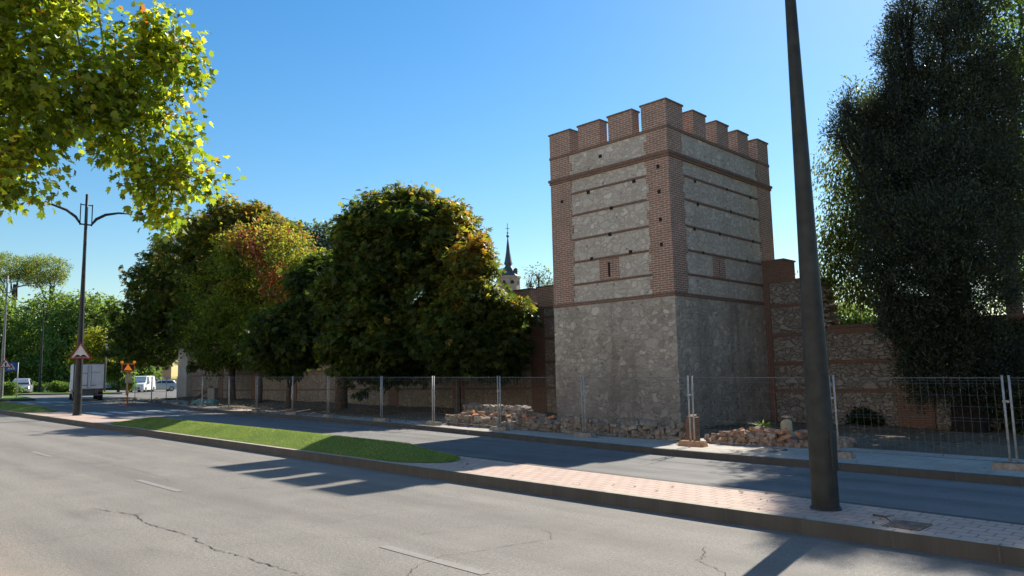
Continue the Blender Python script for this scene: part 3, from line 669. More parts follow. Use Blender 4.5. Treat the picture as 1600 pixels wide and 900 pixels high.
for k in range(4):
    an=.39+k*math.pi/2+math.pi/4; c0=(11*kx*math.cos(an),11*kx*math.sin(an)); d=MB(); d.box(c0[0]-.4,c0[0]+.4,c0[1]-.4,c0[1]+.4,zt(430),zt(422)); d.frus(c0[0]-.5,c0[0]+.5,c0[1]-.5,c0[1]+.5,zt(422),zt(419),.45,.1); d.build('dormer',M_SLATE,ch)
m=MB(); m.add(*blob((0,0,zt(369)),(.32,.32,.36),5,.02,2)); m.add(*blob((0,0,zt(364)),(.2,.2,.2),6,.02,2)); m.tube([(0,0,zt(372)),(0,0,zt(349))],.07,6); m.box(-.5,.5,-.06,.06,zt(357)-.06,zt(357)+.06); m.build('cross',M_SLATE,ch)

# ------------------------------------------------------------------ unseen apartment blocks, added to bounce sunlight onto the tower
def bounce_apartments(label,t0,t1,n1,h,seed):
    q=((t0+t1)/2)*US+n1*NS; o=thing('bounce_building',label,'building',(q[0],q[1],gz(q[0])),TH); L=(t1-t0)/2
    m=MB(); m.box(-11,0,-L,L,-1.5,h); m.build('wall',M_RENDERW,o); m=MB(); m.box(-11.3,.35,-L-.3,L+.3,h,h+.35); m.build('roof',M_RUBR,o)
    for fl in range(int(h/3.1)):
        for k in range(int(2*L/3.6)):
            y=-L+1.8+k*3.6; z=.9+fl*3.1; m=MB(); m.box(-.1,.012,y-.6,y+.6,z,z+1.35); wd=m.build('window',M_GLASS,o)
            m=MB(); m.box(-.05,.09,y-.7,y+.7,z-.09,z-.005); m.build('sill',M_RENDERW,wd)
bounce_apartments('unseen long pale cream apartment building added behind the camera to bounce sunlight',-42,14,-16.5,15.6,1)
bounce_apartments('unseen taller pale cream apartment building added further along to bounce sunlight',18,66,-17.5,18.7,2)

# ------------------------------------------------------------------ lamp posts and road signs
def lamp(label, x, y, full=True, hgt=9.95, r0=.172, mat=None):
    mat=mat or M_POLE; z0=gz(x)+.15
    o=thing('street_lamp',label,'street lamp',(x,y,z0),TH,'double arm street lamps along the median')
    m=MB(); m.tube([(0,0,-.1),(0,0,.0),(0,0,2.0),(0,0,4.2),(0,0,7.0),(0,0,8.4),(0,0,hgt)],[r0,r0*.99,r0*.845,r0*.64,r0*.42,r0*.38,r0*.36],18,True); m.build('pole',mat,o,True)
    m=MB(); m.tube([(0,0,0),(0,0,.05)],[r0*1.14,r0*1.08],18); m.build('base_collar',mat,o,True)
    m=MB(); m.box(-.075,.075,-r0*.99,-r0*.8,.5,1.0); m.build('service_door',mat,o,bevel=.006)
    m=MB(); m.tube([(r0*.93,-r0*.25,.06),(r0*.80,-r0*.21,1.9),(r0*.6,-r0*.17,4.2)],.006,5); m.build('pale_seam',M_GALV,o)  # thin pale strip running up one side of the pole
    for s in (-1,1):
        m=MB(); zb=8.55; m.tube([(s*.22,0,zb),(s*.42,0,zb+.30),(s*.80,0,zb+.56),(s*1.35,0,zb+.72),(s*1.95,0,zb+.77)],[.04,.066,.062,.048,.036],8); arm=m.build('lamp_arm',mat,o,True)
        m=MB(); m.box(s*.24-.018,s*.24+.018,-.022,.022,8.5,9.5); m.box(min(0,s*.24),max(0,s*.24),-.024,.024,8.52,8.58); m.box(min(0,s*.24),max(0,s*.24),-.018,.018,9.43,9.47); m.build('bracket',mat,arm)
        m=MB(); xs=sorted((s*1.85,s*2.65)); m.add(*blob((s*2.25,0,zb+.80),(.42,.15,.065),3,.03,2)); m.build('lamp_head',mat,arm,True)
        m=MB(); m.box(s*2.3-.22,s*2.3+.22,-.1,.1,zb+.72,zb+.745); m.build('lens',M_LAMP,arm)
    return o
lamp('big dark grey tapered lamp post in the foreground rising out of the picture',3.97,9.86)
lamp('grey double armed lamp post on the median carrying the speed bump sign',-19.24,33.15)
g=np.array([-40.9,60.0]); lamp('pale double armed lamp post at the left edge beside the blue crossing sign',-41.4,60.6,mat=M_POLEG)
lamp('dark slim double armed lamp post in front of the far green trees',-52.68,83.4)
def tri(r,th,m,y0,y1,cz):
    pts=[(r*math.sin(2*math.pi*k/3),r*math.cos(2*math.pi*k/3)) for k in range(3)]
    out=[]
    for x,z in pts:                               # rounded corners
        an=math.atan2(z,x)
        for d in (-.5,0,.5): out.append((x*.9+.1*r*math.cos(an+d),z*.9+.1*r*math.sin(an+d)))
    vs=[(x,y0,z+cz) for x,z in out]+[(x,y1,z+cz) for x,z in out]; n=len(out)
    m.add(vs,[tuple(range(n)),tuple(reversed(range(n,2*n)))]+[(i,n+i,n+(i+1)%n,(i+1)%n) for i in range(n)])
def warn_sign(label,x,y,z,rot,hump=True,sc=1.0):
    o=thing('road_sign',label,'road sign',(x,y,z),rot)
    m=MB(); tri(.50*sc,0,m,0,.02,0); m.build('red_border',M_SIGNR,o)
    m=MB(); tri(.385*sc,0,m,-.008,0.002,0); pl=m.build('sign_face',M_SIGNW,o)
    m=MB(); n=18
    if hump:
        top=[(-.22+.44*k/n, -.135+.075*abs(math.sin(math.pi*2*k/n))**.8) for k in range(n+1)]
        poly=[(-.25,-.165),(.25,-.165),(.25,-.135)]+list(reversed(top))+[(-.25,-.135)]
    else: poly=[(-.03,-.15),(.03,-.15),(.05,.02),(.06,.14),(-.05,.16),(-.07,.0)]
    poly=[(x_*sc,z_*sc) for x_,z_ in poly]; k=len(poly)
    m.add([(x_,-.013,z_) for x_,z_ in poly]+[(x_,-.006,z_) for x_,z_ in poly],[tuple(range(k)),tuple(reversed(range(k,2*k)))]+[(i,k+i,k+(i+1)%k,(i+1)%k) for i in range(k)])
    m.build('symbol',M_BLACK,pl)
    m=MB(); m.box(-.2*sc,.2*sc,.02,.05,-.03,.03); m.build('mounting_bar',M_GALV,o); return o
face=math.atan2(-19.2,33.1)                      # turned to the oncoming traffic
sp=at(126,552,32.92); warn_sign('red bordered triangular speed bump sign on the grey lamp post by the truck',sp[0],sp[1],sp[2],.55)
sp=at(9,569.5,60.3); warn_sign('small red bordered triangular sign on the leftmost lamp post',sp[0],sp[1],sp[2],.6,False,1.0)
bs=at(18,573,62.0); o=thing('road_sign','blue square pedestrian crossing sign on a thin post at the left edge','road sign',(bs[0],bs[1],gz(bs[0])),.6)
m=MB(); m.tube([(.45,.04,-.1),(.45,.04,bs[2]-gz(bs[0])+.35)],.04,8); m.build('post',M_GALV,o,True)
m=MB(); m.box(-.42,.42,0,.02,bs[2]-gz(bs[0])-.36,bs[2]-gz(bs[0])+.36); pl=m.build('sign_face',M_BLUE,o)
m=MB(); zc=bs[2]-gz(bs[0]); m.add([(-.28,-.006,zc-.22),(.28,-.006,zc-.22),(0,-.006,zc+.28)],[(0,1,2)]); m.build('white_triangle',M_SIGNW,pl)
m=MB()
for q in ([(-.04,.12),(.04,.12),(.05,-.02),(-.05,-.02)],[(-.05,-.02),(0,-.02),(-.08,-.19),(-.13,-.19)],[(0,-.02),(.05,-.02),(.12,-.19),(.07,-.19)]):
    m.add([(x_,-.012,zc+z_) for x_,z_ in q],[(0,1,2,3)])
m.build('walking_figure',M_BLACK,pl)
# flashing works board
sx=at(198,632,49.0); o=thing('works_sign','orange flashing roadworks warning board on a post behind the fence','warning sign',(sx[0],sx[1]-.0,gz(sx[0])),.55)
z0=at(198,574.5,49.0)[2]-gz(sx[0])
m=MB(); m.box(-.38,.38,0,.06,z0-.28,z0+.28); pl=m.build('board',M_ORANGE,o,bevel=.01)
m=MB(); m.box(-.33,.33,-.008,-.002,z0-.2,z0+.2); m.build('dark_panel',M_DARK,pl)
m=MB(); tri(.26,0,m,-.018,-.010,z0-.03); m.build('warning_triangle',M_LED,pl)
for s in (-1,1):
    m=MB(); m.tube([(s*.36,-.05,z0+.36),(s*.36,.09,z0+.36)],.09,14); m.build('flash_lamp',M_LED,pl)
m=MB(); m.tube([(.03,.06,-.1),(.03,.06,z0+.3)],.045,8); m.tube([(-.45,.06,.02),(.5,.06,.02)],.03,6); m.build('post',M_ORANGE,o,True)
m=MB(); m.box(-.16,.22,-.03,-.005,z0-1.0,z0-.42); m.build('lower_plate',M_POLLEN,o)
# thin far lamps
def thin_lamp(label,px,py0,py1,Y,hook):
    p=at(px,py0,Y); h=at(px,py1,Y)[2]-gz(p[0]); o=thing('slim_street_lamp',label,'street lamp',(p[0],p[1],gz(p[0])))
    m=MB(); m.tube([(0,0,-.1),(0,0,h)],[.09,.05],8); m.build('pole',M_POLEG,o,True)
    if hook:
        m=MB(); m.tube([(0,0,h-.05),(-.5,0,h+.35)],[.04,.03],6); m.box(-1.05,-.35,-.14,.14,h+.33,h+.43); m.tube([(0,0,h-.1),(.45,.1,h+.1)],[.03,.03],6); m.build('lamp_head',M_GALV,o)
    else:
        m=MB(); m.add(*blob((0,0,h+.1),(.1,.1,.22),2,.05,2)); m.build('lamp_head',M_GALV,o)
thin_lamp('thin grey pole lamp rising right behind the white truck',163.5,612,512,86,False)
thin_lamp('slim grey lamp with tilted heads above the orange works board',198,610,566,75,True)

# ------------------------------------------------------------------ vehicles
def car(name,label,cat,x,y,rot,paint,L=4.1,Wd=1.72,Hh=1.5,van=False):
    o=thing(name,label,cat,(x,y,gz(x)+.004),rot)           # +x is forward
    l=L/2
    if van: side=[(-l,.35),(-l,1.0),(-l+.06,Hh-.1),(-l+.25,Hh),(l-1.75,Hh),(l-1.45,Hh-.06),(l-.85,1.15),(l-.15,.95),(l,.7),(l,.3),(l-.25,.22),(-l+.2,.22)]
    else:   side=[(-l,.38),(-l+.02,.85),(-l+.18,1.0),(-l+.5,Hh-.08),(-l+.9,Hh),(l-2.2,Hh),(l-1.75,Hh-.08),(l-1.0,.98),(l-.2,.82),(l,.62),(l,.32),(l-.25,.22),(-l+.2,.22)]
    n=len(side); belt=.98; hw=Wd/2
    def w_(z): return hw if z<belt else hw-(z-belt)*(.16 if van else .33)
    m=MB(); vs=[(x_,s*w_(z),z) for s in (-1,1) for x_,z in side]
    m.add(vs,[tuple(range(n)),tuple(reversed(range(n,2*n)))]+[(i,(i+1)%n,n+(i+1)%n,n+i) for i in range(n)])
    body=m.build('body',paint,o,bevel=.05)
    for f in body.data.polygons: f.use_smooth=False
    # glazing follows the sloping screens and sides, a few millimetres proud
    def quad(name,pts,mat=M_GLASS,par=None):
        c=sum((Vector(p) for p in pts),Vector())/4; nrm=(Vector(pts[1])-Vector(pts[0])).cross(Vector(pts[2])-Vector(pts[0])).normalized()
        if nrm.dot(c-Vector((0,0,.8)))<0: nrm=-nrm
        m=MB(); A=[Vector(p)+nrm*.008 for p in pts]; B=[Vector(p)-nrm*.02 for p in pts]
        m.add(A+B,[(0,1,2,3),(7,6,5,4)]+[(i,4+i,4+(i+1)%4,(i+1)%4) for i in range(4)]); return m.build(name,mat,par or o)
    if van: fx0,fz0,fx1,fz1=l-.90,1.2,l-1.42,Hh-.12
    else: fx0,fz0,fx1,fz1=l-1.05,1.02,l-1.72,Hh-.13
    quad('windscreen',[(fx0,-w_(fz0)+.12,fz0),(fx0,w_(fz0)-.12,fz0),(fx1,w_(fz1)-.08,fz1),(fx1,-w_(fz1)+.08,fz1)])
    rx0,rz0,rx1,rz1=(-l+.02,1.2,-l+.06,Hh-.2) if van else (-l+.21,1.03,-l+.47,Hh-.15)
    quad('rear_window',[(rx0,-w_(rz0)+.12,rz0),(rx0,w_(rz0)-.12,rz0),(rx1,w_(rz1)-.1,rz1),(rx1,-w_(rz1)+.1,rz1)])
    for s in (-1,1):
        z0,z1=1.03,Hh-.14
        spans=((l-1.75,l-1.2,l-1.95),) if van else ((.0,l-1.25,.62*(l-1.72)),(-l+.55,-.08,-.08))
        for i,(xa,xb,xt) in enumerate(spans):
            if van: P=[(l-2.1,s*w_(z0),z0),(l-1.02,s*w_(z0),z0),(l-1.5,s*w_(z1),z1),(l-2.1,s*w_(z1),z1)]
            elif i==0: P=[(.02,s*w_(z0),z0),(l-1.22,s*w_(z0),z0),(l-1.85,s*w_(z1),z1),(.02,s*w_(z1),z1)]
            else: P=[(-l+.42,s*w_(z0),z0),(-.06,s*w_(z0),z0),(-.06,s*w_(z1),z1),(-l+.72,s*w_(z1),z1)]
            quad('side_window',P)
        for xx in (-l+.75,l-.8):
            m=MB(); m.tube([(xx,s*(hw-.2),.31),(xx,s*(hw+.015),.31)],.31,18); wh=m.build('wheel',M_RUB,o)
            m=MB(); m.tube([(xx,s*(hw+.0),.31),(xx,s*(hw+.025),.31)],.2,14); m.build('rim',M_RIM,wh)
        m=MB(); m.box(l-.12,l+.015,s*(hw-.22)-.2,s*(hw-.22)+.16,.66,.80); m.build('headlight',M_LAMP,o,bevel=.02)
        m=MB(); m.box(-l-.012,-l+.1,s*(hw-.14)-.1,s*(hw-.14)+.1,.75,1.0); m.build('tail_light',M_TRED,o,bevel=.02)
        m=MB(); m.box(l-1.35,l-1.2,s*(hw+.02)-.02,s*(hw+.02)+.14*s if s>0 else s*(hw+.02)+.02,.98,1.1) if s>0 else m.box(l-1.35,l-1.2,-hw-.16,-hw-.0,.98,1.1); m.build('wing_mirror',M_DARK,o)
    m=MB(); m.box(l-.03,l+.02,-hw+.45,hw-.45,.38,.56); m.build('grille',M_DARK,o)
    m=MB(); m.box(l+.018,l+.03,-.26,.26,.40,.51); m.build('number_plate',M_WHITE,o)
    return o
p=at(33,612,80.); car('parked_car','light silver people carrier parked by the trees at the far left','car',p[0],p[1],math.radians(-62),M_SILVER,4.3,1.78,1.68)
p=at(174,606,108.); car('parked_car','small white car seen right beside the truck','car',p[0],p[1],math.radians(-140),M_WHITE,4.0,1.7,1.45)
p=at(222,608,92.); car('van','white van facing the camera behind the fence at the junction','van',p[0],p[1],math.radians(-82),M_WHITE,4.4,1.8,1.95,True)
p=at(249,609,96.); car('parked_car','grey car half hidden in shade right of the white van','car',p[0],p[1],math.radians(-140),M_SILVER,4.0,1.7,1.45)
# box truck seen from behind
tq=at(138,624.5,57.8); dirn=math.atan2(US[1],US[0])-.21
tr=thing('box_truck','white box truck with closed rear doors stopped at the junction','truck',(tq[0],tq[1],gz(tq[0])+.004),dirn)
hw=1.05
m=MB(); m.box(.0,4.6,-hw,hw,.88,2.86); m.build('cargo_box',M_TRUCK,tr)
m=MB()
for y0,y1,z0,z1 in ((-hw-.02,-hw+.06,.85,2.9),(hw-.06,hw+.02,.85,2.9),(-hw+.06,hw-.06,2.80,2.9),(-hw+.06,hw-.06,.85,.93)): m.box(-.03,.05,y0,y1,z0,z1)
m.build('door_frame',M_TRUCKD,tr)
for s in (-1,1):
    m=MB(); y0,y1=sorted((s*.018,s*(hw-.07))); m.box(-.045,-.002,y0,y1,.945,2.79); d=m.build('rear_door',M_TRUCK,tr,bevel=.008)
    m=MB(); m.tube([(-.06,s*.12,1.0),(-.06,s*.12,2.72)],.014,6); m.build('lock_rod',M_TRUCKD,d)
    m=MB(); m.box(-.075,-.05,s*.3-.17,s*.3+.17,1.17,1.22); m.build('door_handle',M_TRUCKD,d)
    m=MB(); R=random.Random(5+s)                   # small dark lettering strokes too worn to read
    for k in range(5):
        yy=s*(.18+.13*k)-.03; zz=2.12+.02*math.sin(k*2.)+(0.06 if s<0 else 0); m.box(-.052,-.0455,yy-.04,yy+.04,zz-.02-.03*R.random(),zz+.02)
        if k%2: m.box(-.052,-.0456,yy-.012,yy+.012,zz+.02,zz+.07)
    m.build('lettering',M_TRUCKD,d)
    m=MB(); m.box(-.05,.03,s*.82-.14,s*.82+.14,.66,.78); m.build('tail_light',M_TRED,tr)
    for xx in (.95,5.1):
        m=MB(); m.tube([(xx,s*(hw-.34),.4),(xx,s*(hw-.04),.4)],.4,20); wh=m.build('wheel',M_RUB,tr)
        m=MB(); m.tube([(xx,s*(hw-.05),.4),(xx,s*(hw-.02),.4)],.22,14); m.build('rim',M_RIM,wh)
m=MB(); m.box(.05,5.9,-.42,.42,.55,.85); m.box(-.06,.04,-.95,.95,.40,.52); m.box(.0,.06,-.6,-.5,.5,.85); m.box(.0,.06,.5,.6,.5,.85); m.build('chassis',M_TRUCKD,tr)
m=MB(); m.add([(4.72,-1,.5),(6.3,-1,.5),(6.3,-1,1.25),(5.9,-.95,2.1),(4.72,-.95,2.2),(4.72,1,.5),(6.3,1,.5),(6.3,1,1.25),(5.9,.95,2.1),(4.72,.95,2.2)],[(0,1,2,3,4),(9,8,7,6,5),(0,5,6,1),(1,6,7,2),(2,7,8,3),(3,8,9,4),(4,9,5,0)]); m.build('cab',M_WHITE,tr,bevel=.04)
m=MB(); m.tube([(.0,-hw-.05,2.0),(.0,-hw-.05,3.4)],.0,3) if False else m.box(-.01,.03,hw+.02,hw+.05,2.85,2.95); m.build('marker_lamp',M_TRED,tr)

# ------------------------------------------------------------------ temporary fence
FJ=[(211,20.6),(237,20.0),(260,19.3),(277,18.8),(316,18.2),(358,17.75),(401,17.5),(457,17.4),(513,17.35),(596,17.3),(677,17.2),(780,17.0),(912,16.95),(1080,16.6),(1303,16.5),(1578,16.6),(1935,16.7)]
def t_at(px,n):
    lo,hi=-15,300
    for _ in range(50):
        mid=(lo+hi)/2; q=mid*US+n*NS; d=np.array([q[0],q[1],gz(q[0])+1-EYE]); x=800+FPX*(d@RV)/(d@FW)
        if x>px: lo=mid
        else: hi=mid
    return lo
joints=[(t_at(px,n),n) for px,n in FJ]
FLAB=['at the far left end of the line near the works board','second from the far left end of the line','third from the far left end of the line','left of the pale stone pier','in front of the pale stone pier','in front of the wall left of the chestnut trunks','in front of the leftmost chestnut trunk','in front of the forked dark trunks','in front of the thick trunk of the big chestnut','right of the big chestnut trunk in deep shade','in front of the sunlit stones of the low ruin','in front of the left half of the tower','in front of the tower corner with the low stone ruin behind','in front of the brick heap left of the foreground lamp post','right of the foreground lamp post in front of the brick pilaster','at the right edge of the picture']
def fence_panel(p0,p1,label,lean):
    a=Vector(W(*p0,.142)); b=Vector(W(*p1,.142)); d=(b-a); L=d.length; an=math.atan2(d.y,d.x); tilt=d.z/max(.1,L)
    o=thing('wire_fence',label,'fence',a,an,'temporary wire fence panels along the far pavement')
    off=.055; L2=L-off; sh=lambda x,z:(x,lean*z,z+tilt*x)
    m=MB()
    for x in (off,L2): 
        m=MB(); m.tube([sh(x,.02),sh(x,1.74)],.021,8); m.build('post',M_GALV,o,True)
    m=MB(); r=.0019
    zs=[.14,.2,.42,.64,.86,.92,1.14,1.36,1.58,1.64,1.70] if True else []
    for z in zs: m.tube([sh(off,z),sh(L2,z)],r,4,False)
    nv=int((L2-off)/.14)
    for k in range(1,nv): 
        x=off+(L2-off)*k/nv; m.tube([sh(x,.12),sh(x,1.72)],r*.8,3,False)
    m.build('wire_mesh',M_MESH,o)
    for zr in (1.69,.13):
        m=MB(); m.tube([sh(off,zr),sh(L2,zr)],.006,6); m.build('rail',M_MESH,o,True)
    m=MB(); m.box(L2-.03,L2+.085,-.03,.03,1.18,1.22); m.build('clamp',M_GALV,o)
    return o
Rf=random.Random(8)
for i in range(len(joints)-1):
    fence_panel(joints[i],joints[i+1],'wire mesh fence panel '+FLAB[i],Rf.uniform(-.015,.015))
BLAB=['farthest fence foot at the left end of the line','fence foot second from the far left end','fence foot third from the far left end','fence foot left of the stone pier','fence foot just right of the stone pier','fence foot in front of the shaded wall','fence foot before the first chestnut trunk','fence foot before the forked trunks','fence foot before the thick chestnut trunk','fence foot in shade left of the sunny gap','fence foot at the left end of the stone ruin','fence foot at the left edge of the tower shadow','fence foot in front of the tower face','terracotta coloured','fence foot just right of the foreground lamp post','fence foot near the right edge of the picture']
for i,(t,n) in enumerate(joints[:-1]):
    p=W(t,n,.142); red=(i==13)
    o=thing('concrete_block',('sunlit orange brown block under the fence posts by the brick heap' if red else 'grey concrete block, '+BLAB[i]),'block',p,TH+math.pi/2+Rf.uniform(-.25,.25),'fence foot blocks')
    m=MB(); m.frus(-.36,.36,-.13,.13,-.02,.12,.03,.02); m.build('block',M_BLOCKR if red else M_BLOCK,o,bevel=.015)
    m=MB(); 
    for xx in (-.055,.055): m.tube([(xx,0,.119),(xx,0,.128)],.032,10)
    m.build('socket',M_DARK,o)

# ------------------------------------------------------------------ ruins, loose bricks, litter
def ruin(name,label,path,hfun,wid,mat,seed,sz=.17):
    R=random.Random(seed); b=W(*path[0],.14); root=thing(name,label,'ruined wall',b)
    m=MB(); cap=m if mat is M_RUBR or len(path)<4 else MB(); P=[]
    for (p,q) in zip(path[:-1],path[1:]):
        L=math.hypot(q[0]-p[0],q[1]-p[1]); k=int(L/ (sz*1.25))+1
        for i in range(k): f=i/k; P.append((p[0]+(q[0]-p[0])*f,p[1]+(q[1]-p[1])*f))
    for i,(t,n) in enumerate(P):
        hmax=hfun(t); z=.05
        while z<hmax:
            for q in range(3):
                g_=R.choice((.6,.8,1.,1.25)); s=(sz*g_*R.uniform(.62,1.0),sz*g_*R.uniform(.6,.9),sz*R.uniform(.34,.66)); w_=W(t+R.uniform(-.06,.06),n+(q-.0)*wid/2.6+R.uniform(-.05,.05),.14+z)
                (m if z<hmax*.75 or R.random()<.5 else cap).add(*((chunk if R.random()<.62 else (lambda c_,s_,k_: blob(c_,s_,k_,.24,1)))((w_[0]-b[0],w_[1]-b[1],w_[2]-b[2]),s,seed*1000+i*17+q+int(z*99))))
            z+=sz*.78
    for (p,q) in zip(path[:-1],path[1:]):          # earth and mortar core
        A,Bq,C_,D_=W(p[0],p[1]+.05,.1),W(q[0],q[1]+.05,.1),W(q[0],q[1]+wid*.75,.1),W(p[0],p[1]+wid*.75,.1); hh=min(hfun(p[0]),hfun(q[0]))*.85
        vs=[(v[0]-b[0],v[1]-b[1],v[2]-b[2]) for v in (A,Bq,C_,D_)]; vs+=[(x,y,z+hh) for x,y,z in vs]
        m.add(vs,[(0,3,2,1),(4,5,6,7),(0,1,5,4),(1,2,6,5),(2,3,7,6),(3,0,4,7)])
    m.build('stonework',mat,root); 
    if cap is not m: cap.build('rubble_layer',M_RUBR,root)
    return root
hf=lambda t: (.40 if t<15.5 else .31)+.03*math.sin(t*1.3)+.03*math.sin(t*3.1)-(.25 if t<11.2 else 0)
ruin('ruined_wall','low ruined wall of grey stones behind the fence along the foot of the tower',[(21.0,17.85),(18,17.75),(15,17.7),(12.6,17.75),(10.9,17.8)],hf,.55,M_RUBBLE,21,.145)
ruin('brick_heap','heap of broken reddish masonry behind the fence left of the foreground lamp post',[(10.35,17.7),(9.2,17.75),(8.2,18.1),(7.3,18.9)],lambda t:.25+.08*math.sin(t*2.2),.75,M_RUBR,22,.125)
ruin('ruined_wall','shaded stub of ruined stone wall close to the left side of the tower',[(22.5,20.0),(20.2,19.8),(18.9,19.7)],lambda t:.62,.6,M_RUBBLE,23,.16)
q=W(t_at(1081,17.6),17.6,.14); o=thing('brick_stump','small brown brick stump beside the twin fence posts at the tower corner','brick stump',q,TH)
m=MB(); m.box(-.13,.13,-.14,.14,-.1,.66); m.build('brickwork',M_BRICKW,o,bevel=.02); m=MB(); m.add(*blob((0,0,.66),(.13,.13,.06),4,.2,1)); m.build('mortar_top',M_RUBR,o)
Rb=random.Random(31)
def loose(t,n,h,label,group,mat=M_BRICKL,sc=1):
    s=(.13*sc,.065*sc,.038*sc); m=MB(); m.box(-s[0],s[0],-s[1],s[1],-s[2],s[2]); o=m.build('loose_brick',mat,None,bevel=.008)
    o.location=W(t,n,.14+h); o.rotation_euler=(Rb.uniform(-.35,.35),Rb.uniform(-.35,.35),Rb.uniform(0,3.1)); return tag(o,label,'brick',group)
for k in range(26):
    t=Rb.uniform(7.6,10.1); loose(t,17.65+Rb.uniform(0,.75)+(.5 if t<8.2 else 0),.31+Rb.uniform(-.06,.08),'loose broken brick lying on the reddish masonry heap','loose bricks on the brick heap',M_BRICKL if Rb.random()<.6 else M_RUBR,Rb.uniform(.8,1.3))
for k in range(22):
    t=Rb.uniform(16.2,20.8); loose(t,17.8+Rb.uniform(0,.5),.42+Rb.uniform(-.08,.05),'loose brick fragment on top of the grey stone ruin','loose bricks on the stone ruin',M_BRICKL if Rb.random()<.5 else M_RUBR,Rb.uniform(.9,1.6))
q=at(1228,655,19.6); o=thing('boulder','pale yellowish rounded boulder leaning up behind the brick heap','boulder',(q[0],q[1],gz(q[0])+.1)); m=MB(); m.add(*blob((0,0,.42),(.15,.13,.25),9,.12,2)); m.add(*blob((.05,.05,.12),(.3,.25,.2),19,.2,2)); m.build('rock',M_POLLEN,o,True)
m=MB(); m.add(*blob((.05,.03,.72),(.15,.12,.045),10,.1,1)); m.build('cap_stone',M_RUBR,o)
q=at(1192,668,19.8); o=thing('yucca_plant','small spiky green plant growing on the brick heap','plant',(q[0],q[1],gz(q[0])+.35))
n=70; an=rng.random(n)*6.28; up=rng.uniform(.1,1.0,n); D=np.stack([np.cos(an),np.sin(an),up],1); leaves('leaf_blades',np.zeros((n,3))+[0,0,.12],D,np.stack([-np.cos(an)*up,-np.sin(an)*up,np.ones(n)],1),rng.uniform(.28,.5,n),rng.random(n)*.6,L_ACAC,o,'rhomb',.06)
m=MB(); m.tube([(0,0,-.2),(0,0,.15)],[.05,.04],7); m.build('stem',M_BARK,o,True)
q=W(44.5,19.0,.16); o=thing('tarpaulin','crumpled teal tarpaulin bundle on the ground below the stone pier','tarpaulin',q); m=MB()
for k in range(7): m.add(*blob((Rb.uniform(-.5,.5),Rb.uniform(-.3,.3),.15),(Rb.uniform(.25,.45),Rb.uniform(.2,.35),Rb.uniform(.12,.22)),40+k,.3,2))
m.build('folded_sheet',M_TEAL,o)
q=W(46.5,19.6,.16); o=thing('timber_prop','leaning grey timber beam against the rubble left of the pier','timber'); o.location=q; m=MB(); m.tube([(-.9,.1,.02),(.7,-.2,1.05)],.09,6); m.build('beam',M_BARK,o); m=MB(); m.box(.5,.95,-.45,.15,.0,1.0); m.build('rest_block',M_BLOCK,o,bevel=.03)
for t,n,h_,lab,nm in ((8.3,16.85,.142,'square pavement hatch outline on the sunlit pavement by the brick heap','hatch'),):
    b_=W(t,n,h_); o=thing('access_cover',lab,'manhole cover',b_,TH); m=MB()
    for x0,x1,y0,y1 in ((-.4,.4,-.3,-.27),(-.4,.4,.27,.3),(-.4,-.37,-.27,.27),(.37,.4,-.27,.27)): m.box(x0,x1,y0,y1,-.01,.012)
    m.build('frame',M_IRON,o); m=MB(); m.box(-.37,.37,-.27,.27,-.02,.003); m.build('lid',M_SLAB,o)
b_=W(3.0,9.37,.168); o=thing('access_cover','dark iron access cover set in the median paving right of the lamp post','manhole cover',b_,TH)
m=MB(); m.box(-.23,.23,-.2,.2,-.02,.010); fr=m.build('frame',M_IRON,o); m=MB()
for k in range(9): m.box(-.2,.2,-.17+k*.038,-.15+k*.038,.0,.016)
m.build('grating',M_IRON,o)
q=W(3.55,9.75,.17); o=thing('twig','dry twig lying on the median beside the foreground lamp post','twig',q); m=MB(); m.tube([(0,-.12,.02),(.05,-.3,.03),(.02,-.5,.015)],[.012,.012,.006],5); m.tube([(.04,-.3,.03),(.14,-.36,.05)],[.008,.003],4); m.build('stick',M_BARK,o)
# leaf litter on the verge, pavement and median
def litter(n,t0,t1,n0,n1,h,s,nm,seed):
    r=np.random.default_rng(seed); tt=r.uniform(t0,t1,n); nn=r.uniform(n0,n1,n); P=np.array([W(a_,b_,h) for a_,b_ in zip(tt,nn)])
    D=unit(np.concatenate([r.normal(size=(n,2)),r.uniform(-.05,.3,(n,1))],1)); Nn=unit(np.concatenate([r.normal(size=(n,2))*.3,np.ones((n,1))],1))
    tag(leaves('leaf_litter',P,D,Nn,r.uniform(s*.5,s*1.3,n),r.random(n),L_DRY,None,'rhomb',.35),kind='stuff')
litter(2600,12,60,17.3,26,.25,.12,'',1); litter(900,-8,13,18.9,26.5,.26,.11,'',2); litter(700,20,58,16.9,18.4,.15,.10,'',3); litter(60,-2,12,9.1,10.5,.175,.06,'',4); litter(130,2,30,15.5,18.6,.15,.07,'',5); litter(300,10,40,15.6,17.1,.01,.09,'',6)

